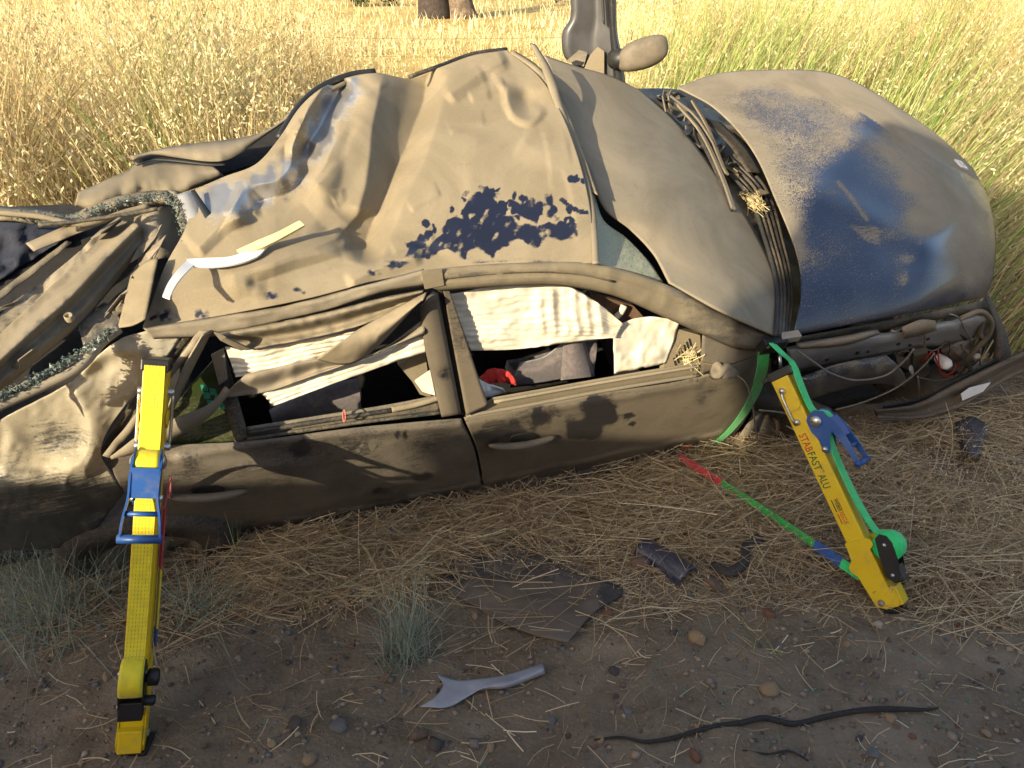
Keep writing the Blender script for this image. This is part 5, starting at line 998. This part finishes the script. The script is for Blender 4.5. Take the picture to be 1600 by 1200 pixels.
def spikelets(pos, n_stem, K, r, tint, ln=(.014, .032), wd=.006, spread=.035, t0=.62):
    Vs, Fs, Ts = [], [], []; off = 0
    for k in range(K):
        t = t0 + (1.02 - t0) * r.random(n_stem); c = pos(t); c[:, :2] += r.normal(0, spread, (n_stem, 2)) * (1.15 - t)[:, None] * 1.6; c[:, 2] += r.normal(0, spread * .4, n_stem)
        d = r.normal(0, .6, (n_stem, 3)); d[:, 2] -= .9; d /= np.linalg.norm(d, axis=1)[:, None]; L = r.uniform(*ln, n_stem)[:, None]
        s = np.cross(d, r.normal(0, 1, (n_stem, 3))); s /= np.linalg.norm(s, axis=1)[:, None]; w = wd * r.uniform(.6, 1.3, n_stem)[:, None]
        V = np.stack([c, c + d * L * .45 + s * w / 2, c + d * L, c + d * L * .45 - s * w / 2], 1).reshape(-1, 3)
        F = (np.arange(n_stem) * 4)[:, None] + np.arange(4)[None] + off; off += 4 * n_stem; Vs.append(V); Fs.append(F); Ts.append(np.repeat(np.clip(tint + .12 + r.normal(0, .06, n_stem), 0, .78), 4))
    return np.concatenate(Vs), np.concatenate(Fs), np.concatenate(Ts)
def join(*parts):
    Vs, Fs, Ts, o = [], [], [], 0
    for V, F, T in parts: Vs.append(V); Fs.append(F + o); Ts.append(T); o += len(V)
    return np.concatenate(Vs), np.concatenate(Fs), np.concatenate(Ts)
def azpx(x, y, z=.5):   # bearing of a spot seen from the roadside, used only to vary the stand along the verge
    return 800 + FPX * x / (y * math.cos(PITCH) + (1.9 - z) * math.sin(PITCH))
def spots(n, xr, yr, r, keep=None):
    x = r.uniform(*xr, n); y = yr[0] + (yr[1] - yr[0]) * r.random(n)
    v = (x - S0[0]) * -n_[0] + (y - S0[1]) * -n_[1]; al = (x - S0[0]) * a_[0] + (y - S0[1]) * a_[1]
    k = ~((al > -2.45) & (al < 2.75) & (v < 1.95)) & (v > .25) & (azpx(x, y) > -260) & (azpx(x, y) < 1860) & ~((al < -2.3) & (v < .9))
    if keep is not None: k &= keep(x, y)
    x, y = x[k], y[k]; return x, y, ground_z(x, y)
def hfun(q, x, y):
    left = np.interp(q, [-200, 300, 520, 600, 860, 960, 1100, 1800], [1.3, 1.3, 1.05, .6, .55, 1.2, 1.7, 1.65]); return left * (1 + .85 * fbm(x * 1.3, y * 1.3, 2, 3))
r = np.random.default_rng(5)
# tall oat grass just beyond the car
x, y, z = spots(72000, (-5.5, 6.5), (3.3, 8.5), r); q = azpx(x, y)
keep = r.random(len(x)) < np.interp(q, [-200, 520, 620, 860, 960, 1800], [1, .9, .55, .5, 1, 1]) * np.clip(.62 + 2.0 * fbm(x * 1.4, y * 1.4, 2, 14), .08, 1); x, y, z, q = x[keep], y[keep], z[keep], q[keep]
tall = np.interp(y, [3.3, 4.6, 8.5], [.55, 1., 1.])
H = np.clip(hfun(q, x, y) * tall * r.uniform(.4, 1.15, len(x)), .15, 1.7)
patch = fbm(x * .7, y * .7, 3, 11)
tint = np.clip(.44 + .45 * patch + r.normal(0, .17, len(x)) - .3 * np.clip(.55 - H, 0, .5), 0.0, .76)
green = (r.random(len(x)) < np.clip(np.interp(q, [-200, 200, 255, 290, 340, 900, 1020, 1300, 1480, 1800], [.02, .05, .55, .5, .06, .2, .85, .75, .3, .15]), 0, 1) * (.7 + 1.5 * vnoise(x * 2, y * 2, 6))); tint = np.where(green, r.uniform(.80, 1., len(x)), tint)
fl = np.stack([fbm(x * 1.1, y * 1.1, 2, 21), fbm(x * 1.1, y * 1.1, 2, 33)], 1); lean = (r.normal(0, .16, (len(x), 2)) + np.array([.12, -.05]) + 1.3 * fl) * H[:, None]; wild = r.random(len(x)) < .16; lean[wild] *= 3.4
mag = np.linalg.norm(lean, axis=1) / H; lean *= np.minimum(1, .8 / np.maximum(mag, 1e-6))[:, None]
tv = np.stack([x, y], 1) + lean * 1.05 - S0[:2]; hit = (tv @ -n_[:2] < 2.0) & (tv @ a_[:2] > -2.7) & (tv @ a_[:2] < 2.9); lv = lean[hit] @ -n_[:2]; lean[hit] += np.outer(np.abs(lv) - lv, -n_[:2]) * .6     # stems lean away from the wreck
wid = np.where(green | (r.random(len(x)) < .15), r.uniform(.006, .013, len(x)), r.uniform(.003, .0065, len(x)))
V1, F1, T1, pos = blades(np.stack([x, y, z - .01], 1), H, lean, wid, 4, tint, r)
hd_ = (r.random(len(x)) < .5) & ~green
def sub(posf, idx):
    def f(t):
        full = np.ones(len(x)); full[idx] = t; return posf(full)[idx]
    return f
idx = np.where(hd_)[0]
V2, F2, T2 = spikelets(sub(pos, idx), len(idx), 9, r, np.minimum(tint[idx] + .08, .64), (.022, .044), .0105, .055, .55)
V, F, T = join((V1, F1, T1), (V2, F2, T2)); print('tall grass quads', len(F))
kind(mesh_obj('tall_grass', V, F, M['grass'], None, False, {'tint': T}), 'stuff', 'tall sunlit golden oat grass standing behind the car', 'tall grass')
# farther belt
x, y, z = spots(18000, (-14, 16), (8.0, 18), r); q = azpx(x, y); H = np.clip(np.interp(q, [-200, 480, 600, 860, 960, 1800], [.95, .85, .38, .34, 1.2, 1.3]) * r.uniform(.5, 1.1, len(x)), .12, 1.7)
keep = r.random(len(x)) < np.interp(q, [-200, 500, 600, 870, 950, 1800], [1, 1, .55, .55, 1, 1]); x, y, z, q, H = x[keep], y[keep], z[keep], q[keep], H[keep]
tint = np.clip(.55 + .2 * fbm(x * .5, y * .5, 2, 4) + r.normal(0, .1, len(x)), 0, .74); tint = np.where(r.random(len(x)) < np.interp(q, [0, 850, 1000, 1500], [.08, .08, .4, .2]), r.uniform(.8, 1, len(x)), tint)
V1, F1, T1, pos = blades(np.stack([x, y, z - .02], 1), H, r.normal(0, .2, (len(x), 2)) * H[:, None], r.uniform(.006, .013, len(x)), 3, tint, r)
V2, F2, T2 = spikelets(pos, len(x), 3, r, np.minimum(tint, .62), (.03, .06), .014, .05)
V, F, T = join((V1, F1, T1), (V2, F2, T2))
kind(mesh_obj('far_grass', V, F, M['grass'], None, False, {'tint': T}), 'stuff', 'pale dry grass belt along the wire fence', 'dry grass')
# pasture
n = 22000; y = 15 + 55 * r.random(n)**1.5; x = (r.random(n) - .5) * (y * 1.7 + 6); z = ground_z(x, y); H = r.uniform(.12, .34, n)
tint = np.clip(.62 + .2 * fbm(x * .2, y * .2, 2, 4) + r.normal(0, .08, n), 0, .76)
V1, F1, T1, pos = blades(np.stack([x, y, z - .02], 1), H, r.normal(0, .3, (n, 2)) * H[:, None], r.uniform(.02, .05, n), 2, tint, r)
kind(mesh_obj('pasture_grass', V1, F1, M['grass'], None, False, {'tint': T1}), 'stuff', 'short bright pasture grass beyond the wire fence', 'pasture')
# matted straw: stems lying on the ground
def straws(n, centre_fn, r, ln=(.08, .42), wd=(.0014, .0034), lift=.05, tilt=.16, tint=None):
    c = centre_fn(n); n = len(c); L = r.uniform(*ln, n); an = r.normal(.15, .75, n) + (r.random(n) < .25) * r.uniform(0, 6.28, n); tl = r.normal(0, tilt, n); d = np.stack([np.cos(an) * np.cos(tl), np.sin(an) * np.cos(tl), np.sin(tl)], 1)
    s = np.cross(d, np.array([0, 0, 1.])); s /= np.linalg.norm(s, axis=1)[:, None]; b = np.cross(s, d); ro = r.uniform(-.9, .9, n)[:, None]; s = s * np.cos(ro) + b * np.sin(ro)
    z = ground_z(c[:, 0], c[:, 1]) + .004 + lift * r.random(n)**1.8; w = r.uniform(*wd, n)[:, None] / 2; bend = r.normal(0, .32, n)[:, None] * L[:, None]; V = np.zeros((n, 4, 2, 3))
    for j, t in enumerate((-.5, -.17, .17, .5)):
        p = np.concatenate([c, z[:, None]], 1) + d * (L * t)[:, None] + np.cross(d, [0, 0, 1.]) * bend * (t * t) ; gz = ground_z(p[:, 0], p[:, 1]) + .002; p[:, 2] = np.maximum(p[:, 2], gz)
        V[:, j, 0] = p - s * w; V[:, j, 1] = p + s * w
    k = (np.arange(n) * 8)[:, None]; F = np.concatenate([k + np.array([2 * j, 2 * j + 1, 2 * j + 3, 2 * j + 2])[None] for j in range(3)], 1).reshape(-1, 4)
    tt = np.clip(r.beta(2.2, 2.2, n) if tint is None else r.normal(tint, .15, n), 0, 1); return V.reshape(-1, 3), F, np.repeat(tt, 8)
def in_px(poly, cap=None):
    P = np.array([gpt(px, py)[:2] for px, py in poly]); lo_, hi_ = P.min(0), P.max(0)
    def f(n):
        out = np.zeros((0, 2))
        while len(out) < n:
            c = r.uniform(lo_, hi_, (n * 2, 2)); out = np.concatenate([out, c[inpoly(c[:, 0] + .05 * vnoise(c[:, 0] * 9, c[:, 1] * 9), c[:, 1], P)]])
        c = out[:n]; k = fbm(c[:, 0] * 4, c[:, 1] * 4, 2, 5) > -.35; return c[k]
    return f
def around(cx, cy, sx, sy):
    c0 = gpt(cx, cy); return lambda n: np.stack([r.normal(c0[0], sx, n), r.normal(c0[1], sy, n)], 1)
parts = [straws(9500, in_px([(830, 790), (960, 735), (1130, 700), (1290, 705), (1430, 672), (1640, 620), (1640, 900), (1480, 930), (1300, 890), (1100, 880), (960, 880)]), r, lift=.09),
         straws(3600, in_px([(360, 850), (560, 818), (760, 785), (900, 780), (880, 850), (760, 860), (640, 930), (470, 960), (380, 930)]), r, lift=.07),
         straws(900, in_px([(0, 880), (380, 870), (420, 960), (300, 1010), (0, 1000)]), r, lift=.03, tint=.4),
         straws(1100, in_px([(-100, 900), (1700, 900), (1700, 1230), (-100, 1230)]), r, ln=(.02, .14), lift=.008, tilt=.05), straws(260, in_px([(640, 850), (1000, 850), (1000, 1000), (640, 1000)]), r, ln=(.05, .4), lift=.05),
         straws(300, in_px([(1400, 880), (1640, 860), (1640, 1000), (1430, 980)]), r, lift=.04), straws(700, in_px([(1590, 500), (1660, 470), (1660, 640), (1600, 640)]), r, lift=.06, tilt=.2),
         straws(1200, in_px([(850, 860), (1500, 860), (1600, 960), (1000, 960)]), r, lift=.012, ln=(.04, .25))]
V, F, T = join(*parts); kind(mesh_obj('loose_straw', V, F, M['straw'], None, False, {'tint': T}), 'stuff', 'matted dry straw lying on the ground in front of the car', 'straw')
# wispy stems rising out of the straw
def tufts(cs, n, hr, r, spread, lean, tint, wd=(.0012, .0026)):
    B = np.concatenate([np.array([gpt(*c)] * n) for c in cs]); B[:, :2] += r.normal(0, spread, (len(B), 2)); B[:, 2] = ground_z(B[:, 0], B[:, 1]) - .005; m_ = len(B); H = r.uniform(*hr, m_)
    ln2 = r.normal(0, lean, (m_, 2)) * H[:, None]; tv = (B[:, :2] + ln2 - S0[:2]) @ -n_[:2]; ta = (B[:, :2] + ln2 - S0[:2]) @ a_[:2]
    hit = (tv > -.45) & (ta > -2.2) & (ta < 2.2); vv = ln2 @ -n_[:2]; ln2[hit] += np.outer(np.abs(vv[hit]) + vv[hit] + .12 * H[hit], n_[:2]); H = np.where(hit, H * .55, H); bv = (B[:, :2] - S0[:2]) @ -n_[:2]; H = np.where((ta > -2.2) & (ta < 2.2), np.minimum(H, np.maximum(.05, (-bv - .04) / .7)), H); ln2 = np.where(np.linalg.norm(ln2, axis=1)[:, None] > 1.2 * H[:, None], ln2 * (1.2 * H / (np.linalg.norm(ln2, axis=1) + 1e-9))[:, None], ln2)
    return blades(B, H, ln2, r.uniform(*wd, m_), 5, np.clip(r.normal(tint, .18, m_), 0, 1), r, 1.5)
Va, Fa, Ta, pos = tufts([(480, 880), (420, 900), (560, 870), (900, 830), (1010, 800), (1180, 800), (1330, 760), (1480, 800), (1560, 760), (1420, 860), (1560, 860), (700, 830), (620, 860), (1080, 760), (1230, 740), (860, 800), (950, 780), (1130, 780), (1260, 790), (1380, 800), (1500, 720), (520, 850), (400, 880)], 85, (.12, .42), r, .10, .95, .55, (.0014, .0032))
Vb, Fb, Tb = spikelets(pos, len(Va) // 12, 3, r, np.full(len(Va) // 12, .65), (.006, .012), .0032, .012)
V, F, T = join((Va, Fa, Ta), (Vb, Fb, np.minimum(Tb + .15, 1))); kind(mesh_obj('bent_stems', V, F, M['straw'], None, False, {'tint': T}), 'stuff', 'bent dry oat stems rising from the matted straw', 'dry stems')
# grey-green tufts
def tuft(px, py, n, hr, lean, spread, label, bias=(0, 0), cat='grass tuft', mat='greygrass', tint=.5):
    c = gpt(px, py); B = np.tile(c, (n, 1)); B[:, :2] += r.normal(0, spread, (n, 2)); B[:, 2] = ground_z(B[:, 0], B[:, 1]) - .004; H = r.uniform(*hr, n)
    ln_ = (r.normal(0, lean, (n, 2)) + np.array(bias)) * H[:, None]; V, F, T, _ = blades(B, H, ln_, r.uniform(.0013, .0042, n), 5, np.clip(r.normal(tint, .28, n), 0, 1), r, 1.4)
    V[:, 2] = np.maximum(V[:, 2], ground_z(V[:, 0], V[:, 1]) + .002)
    o = mesh_obj('grass_tuft', V, F, M[mat], None, False, {'tint': T}); return tag(o, label, cat, 'grass tufts on the dirt')
tuft(636, 1022, 380, (.08, .30), .62, .034, 'blue-grey fine-leaved grass tuft rooted above the forked trim piece', (0, .25))
tuft(90, 950, 560, (.16, .42), .7, .12, 'wide sprawling grey-green grass tuft left of the yellow-webbed strut', (-.1, 0))
tuft(310, 960, 180, (.12, .3), .8, .05, 'thin grey-green grass wisps right of the yellow-webbed strut', (.2, -.1))
tuft(30, 900, 260, (.15, .35), .8, .06, 'grey-green grass tuft under the rear wing of the car', (.1, -.1))
tuft(1190, 1010, 26, (.03, .09), .7, .02, 'tiny green weed sprout on the bare dirt beside the reddish stone', (0, 0), 'weed', 'grass', .97)
tuft(372, 872, 12, (.2, .34), .2, .006, 'thin weed stalks standing in front of the rear door', (.0, -.1), 'weed', 'grass', .7)
# clump of straw stuck in the cowl
nC = 190; c = np.array([on(PW, 1180, 316, .012)]); d = r.normal(0, 1, (nC, 3)); d -= PW[1] * (d @ PW[1])[:, None] * .7; d /= np.linalg.norm(d, axis=1)[:, None]; L = r.uniform(.012, .06, nC)[:, None]; s = np.cross(d, r.normal(0, 1, (nC, 3))); s /= np.linalg.norm(s, axis=1)[:, None]; o_ = c + r.normal(0, .012, (nC, 3)) + w_ * r.normal(0, .03, nC)[:, None] + a_ * r.normal(0, .014, nC)[:, None]
V = np.stack([o_ - d * L * .5 - s * .0018, o_ - d * L * .5 + s * .0018, o_ + d * L * .5 + s * .001, o_ + d * L * .5 - s * .001], 1).reshape(-1, 3); F = (np.arange(nC) * 4)[:, None] + np.arange(4)[None]
kind(mesh_obj('straw_clump', V, F, M['grass'], None, False, {'tint': np.repeat(np.clip(r.normal(.62, .12, nC), 0, .8), 4)}), 'stuff', 'yellow straw clump caught between windshield and hood', 'straw clump')
# straw in the front window corner
nC = 60; c = np.array([on(PG, 1080, 560, -.03)]); d = r.normal(0, 1, (nC, 3)) + u_ * .8; d /= np.linalg.norm(d, axis=1)[:, None]; L = r.uniform(.03, .1, nC)[:, None]; s = np.cross(d, r.normal(0, 1, (nC, 3))); s /= np.linalg.norm(s, axis=1)[:, None]; o_ = c + r.normal(0, .018, (nC, 3))
V = np.stack([o_ - d * L * .5 - s * .0015, o_ - d * L * .5 + s * .0015, o_ + d * L * .5 + s * .001, o_ + d * L * .5 - s * .001], 1).reshape(-1, 3); F = (np.arange(nC) * 4)[:, None] + np.arange(4)[None]
kind(mesh_obj('straw_clump', V, F, M['grass'], None, False, {'tint': np.repeat(np.clip(r.normal(.6, .12, nC), 0, .8), 4)}), 'stuff', 'dry straw lodged in the front corner of the front window', 'straw clump')

# ------------------------------------------------------------------ fence, trees, shrubs
M['wood'] = plain('weathered_wood', (.10, .08, .065), (.05, .04, .033), .95, scale=25, bump=.6)
M['wire'] = plain('rusty_wire', (.09, .07, .055), None, .7, metal=.4)
M['oakbark'] = plain('oak_bark', (.17, .125, .085), (.07, .05, .036), .95, scale=9, bump=1.)
M['oakdark'] = plain('dark_oak_bark', (.05, .035, .028), (.02, .015, .012), .95, scale=9, bump=1.)
M['leaf'] = grass_mat('evergreen_leaves', [(0, (.022, .032, .012)), (.5, (.045, .07, .022)), (1, (.10, .13, .045))], .25)
M['leafdry'] = grass_mat('grey_green_leaves', [(0, (.06, .065, .03)), (.5, (.12, .125, .06)), (1, (.22, .20, .10))], .25)
fx = [(-10.5, 12.8), (-7.2, 12.6), (-4.4, 12.5), (1.75, 12.6), (4.7, 12.9), (8.0, 13.3)]
FN = thing('wire_fence', (-2.9, 12.5, float(ground_z(-2.9, 12.5))), 'sagging wire fence on weathered posts at the edge of the pasture', 'fence')
for i, (x, y) in enumerate(fx):
    z = float(ground_z(x, y)); tube('post', [(x, y, z - .1), (x + .01, y, z + .6), (x + .03 * (-1)**i, y, z + .62)], [.05, .045, .04], M['wood'], FN, 8)
for hz in (.3, .55):
    P = []
    for (x0, y0), (x1, y1) in zip(fx[:-1], fx[1:]):
        for k in range(6): q = k / 6; x, y = x0 + (x1 - x0) * q, y0 + (y1 - y0) * q; P.append((x, y - .05, float(ground_z(x, y)) * 0 + float(ground_z(x0, y0)) * (1 - q) + float(ground_z(x1, y1)) * q + hz - .06 * math.sin(math.pi * q)))
    tube('wire', P, .003, M['wire'], FN, 5)
def leaves(name, centres, radii, n, size, mat, parent, seed=1):
    r = np.random.default_rng(seed); k = r.integers(0, len(centres), n); C = np.array(centres)[k]; R = np.array(radii)[k]
    d = r.normal(0, 1, (n, 3)); d /= np.linalg.norm(d, axis=1)[:, None]; p = C + d * (R * r.random(n)**.45)[:, None]
    u = r.normal(0, 1, (n, 3)); u /= np.linalg.norm(u, axis=1)[:, None]; v = np.cross(u, r.normal(0, 1, (n, 3))); v /= np.linalg.norm(v, axis=1)[:, None]; s = size * r.uniform(.6, 1.4, n)[:, None]
    V = np.stack([p - u * s, p + v * s * .5, p + u * s, p - v * s * .5], 1).reshape(-1, 3); F = (np.arange(n) * 4)[:, None] + np.arange(4)[None]
    return mesh_obj(name, V, F, mat, parent, False, {'tint': np.repeat(r.random(n), 4)})
def tree(px, py, dist_y, label, h=6., tr=.4, seed=1, split=True, leafmat='leaf', crown=2.6):
    d = ray(px, py); x = CAM[0] + d[0] / d[1] * dist_y; z = float(ground_z(x, dist_y)); rr = random.Random(seed); B = np.array([x, dist_y, z])
    T = thing('oak_tree', B, label, 'tree', 'trees beyond the fence')
    tops = []
    def limb(nm, P, R, mt): tube(nm, P, R, mt, T, 10, n=16); tops.append(np.array(P[-1]))
    if split:
        limb('trunk', [B + [-.3 * tr, 0, -.15], B + [-.45 * tr, 0, .8], B + [-.75 * tr, .1, 1.8], B + [-1.6, .2, 3.2]], [tr * .95, tr * .62, tr * .6, tr * .3], M['oakdark'])
        limb('trunk', [B + [1.1 * tr, .1, -.15], B + [.85 * tr, .1, .7], B + [.8 * tr, .1, 1.7], B + [1.2, 0, 3.2]], [tr * .85, tr * .5, tr * .45, tr * .28], M['oakbark'])
    else: limb('trunk', [B + [0, 0, -.1], B + [.05, 0, h * .25], B + [.1, 0, h * .5]], [tr, tr * .7, tr * .5], M['oakbark'])
    for k in range(5):
        an = k * 1.26 + rr.random(); b0 = tops[k % len(tops)]; limb('limb', [b0 - [0, 0, .2], b0 + [math.cos(an) * .9, math.sin(an) * .9, .8], b0 + [math.cos(an) * 1.9, math.sin(an) * 1.9, 1.5]], [tr * .28, tr * .18, tr * .06], M['oakbark'])
    cs = [t_ + np.array([rr.uniform(-1, 1), rr.uniform(-1, 1), rr.uniform(.1, 1.4)]) for t_ in tops for _ in range(4)]
    leaves('crown', cs, [rr.uniform(.5, .95) * crown / 2.6 for _ in cs], 9000, .07, M[leafmat], T, seed); return T
tree(690, 34, 24, 'old split-trunk oak tree in the pasture beyond the fence', 6, .55, 3)
tree(-220, 6, 30, 'oak tree at the far edge of the pasture above the car boot', 6, .35, 4, False)
def shrub(px, py, Y, w, h, label, n=5000, mat='leaf', size=.05, seed=2):
    d = ray(px, py); x = CAM[0] + d[0] / d[1] * Y; z = float(ground_z(x, Y)); B = np.array([x, Y, z]); rr = random.Random(seed); T = thing('shrub', B, label, 'shrub', 'shrubs beyond the car')
    for k in range(5): an = rr.uniform(0, 6.28); tube('stem', [B - [0, 0, .05], B + [math.cos(an) * w * .2, math.sin(an) * w * .2, h * .45], B + [math.cos(an) * w * .4, math.sin(an) * w * .4, h * .8]], [.03, .02, .008], M['oakbark'], T, 6)
    cs = [B + np.array([rr.uniform(-w, w) * .5, rr.uniform(-w, w) * .4, rr.uniform(.25, .85) * h]) for _ in range(12)]; leaves('foliage', cs, [rr.uniform(.16, .3) * min(w, h * 1.2) for _ in cs], n, size, M[mat], T, seed); return T
shrub(558, 10, 30, 2.4, 1.2, 'dark green round shrub on the pasture left of the split oak', seed=3)
shrub(250, 2, 34, 5., 1.6, 'dark shrub line at the far end of the pasture above the grass', 7000, seed=4, size=.08)
shrub(870, 8, 36, 3., 1.4, 'grey-green shrub on the pasture right of the split oak', 4000, 'leafdry', seed=5, size=.07)
shrub(790, 2, 44, 4., 1.5, 'distant grey-green shrub on the rise behind the split oak', 4000, 'leafdry', seed=8, size=.08)
# hills closing the view
hx = np.linspace(-400, 400, 120); hy = np.array([170, 230, 300, 400]); HX, HY = np.meshgrid(hx, hy); HZ = np.array([-2., 9, 16, 6])[:, None] * (1 + .6 * fbm(HX * .012, HY * .012, 3, 2)); _i = np.arange(HX.size).reshape(HX.shape)
hl_ = mesh_obj('hills', np.stack([HX, HY, HZ], -1).reshape(-1, 3), np.stack([_i[:-1, :-1], _i[:-1, 1:], _i[1:, 1:], _i[1:, :-1]], -1).reshape(-1, 4), plain('hill_scrub', (.16, .15, .06), (.34, .26, .11), .95, scale=.05, bump=0)); kind(hl_, 'structure')

# ------------------------------------------------------------------ unseen vehicles added behind the photographer to cast the foreground and hood shade
hd2 = np.array([math.cos(SUN_AZ), math.sin(SUN_AZ), 0]); rr2 = np.array([math.sin(SUN_AZ), -math.cos(SUN_AZ), 0])
M['truckred'] = plain('red_truck_paint', (.42, .02, .015), None, .3, bump=0); M['silver'] = plain('silver_car_paint', (.42, .43, .44), None, .3, metal=.4, bump=0)
M['glassd'] = plain('dark_glass', (.02, .025, .03), None, .08, bump=0); M['lampw'] = plain('lamp_glass', (.7, .7, .68), None, .15, bump=0); M['tyre'] = plain('tyre_rubber', (.02, .02, .02), None, .8)
def vehicle(name, label, cat, O, ex, prof, width, paint, wheels, wr, wins, lamps):
    ey = np.cross(Z, ex); T = thing(name, O, label, cat)
    extrude_profile('body', prof, O, ex, Z, ey, -width / 2, width / 2, paint, T, .04)
    for (x0, z0, x1, z1) in wins:
        for s in (-1, 1): extrude_profile('window', [(x0, z0), (x1, z0), (x1, z1), (x0 + .06, z1)], O, ex, Z, ey, s * width / 2 - .004, s * width / 2 + .012, M['glassd'], T, .003)
    for wx in wheels:
        for s in (-1, 1):
            c = O + ex * wx + ey * s * (width / 2 - .10) + Z * wr; w0 = lathe('wheel', [(wr * .6, -.11), (wr * .92, -.12), (wr, -.08), (wr, .08), (wr * .92, .12), (wr * .6, .11)], c, ey * s, M['tyre'], T, 28); lathe('rim', [(0, .06), (wr * .3, .05), (wr * .6, .1)], c, ey * s, M['steel'], w0, 20)
    for (x, z, sz) in lamps:
        for s in (-1, 1): lathe('lamp', [(0, .03), (sz * .8, .02), (sz, 0)], O + ex * x + ey * s * (width / 2 - .25) + Z * z, ex * (1 if x > 0 else -1), M['lampw'], T, 16)
    return T
# unseen truck added for its shadow: rear edge at r = -0.78, near face 2.2 m up-sun of the photographer
tw_, tlen = 2.4, 6.6; O = rr2 * (-.78 + tlen / 2) + hd2 * (-2.2 - tw_ / 2); O[2] = float(ground_z(O[0], O[1])) - .02
q = tlen / 2
vehicle('shadow_truck', 'unseen red fire truck added behind the photographer to shade the foreground and hood', 'truck', O, rr2, [(-q, .45), (q, .45), (q, 1.5), (q - .25, 2.75), (q - 1.7, 2.85), (q - 1.75, 3.78), (-q, 3.78)], tw_, M['truckred'], (-1.9, 2.0), .48, [(1.75, 1.6, 2.75, 2.5), (.9, 1.6, 1.6, 2.5)], [(q, .8, .13), (-q, .8, .1)])
O = rr2 * (-.3 - 2.7) + hd2 * (-4.75 - .95); O[2] = float(ground_z(O[0], O[1])) - .02  # unseen van added as a shadow caster, roof raised to shape the shadow edge
vehicle('shadow_van', 'unseen tall silver van added beyond the fire truck to shade the ground and lower doors', 'van', O, rr2, [(-2.7, .35), (2.65, .35), (2.7, .9), (2.69, 2.6), (2.66, 3.02), (1.5, 3.02), (1.4, 2.74), (-1.5, 2.70), (-2.0, 1.45), (-2.65, 1.2)], 1.9, M['silver'], (-1.75, 1.7), .36, [(-1.4, 1.35, -.6, 2.1), (-.4, 1.35, 1.0, 2.1), (1.2, 1.35, 2.4, 2.1)], [(2.7, .8, .1), (-2.65, .85, .11)])
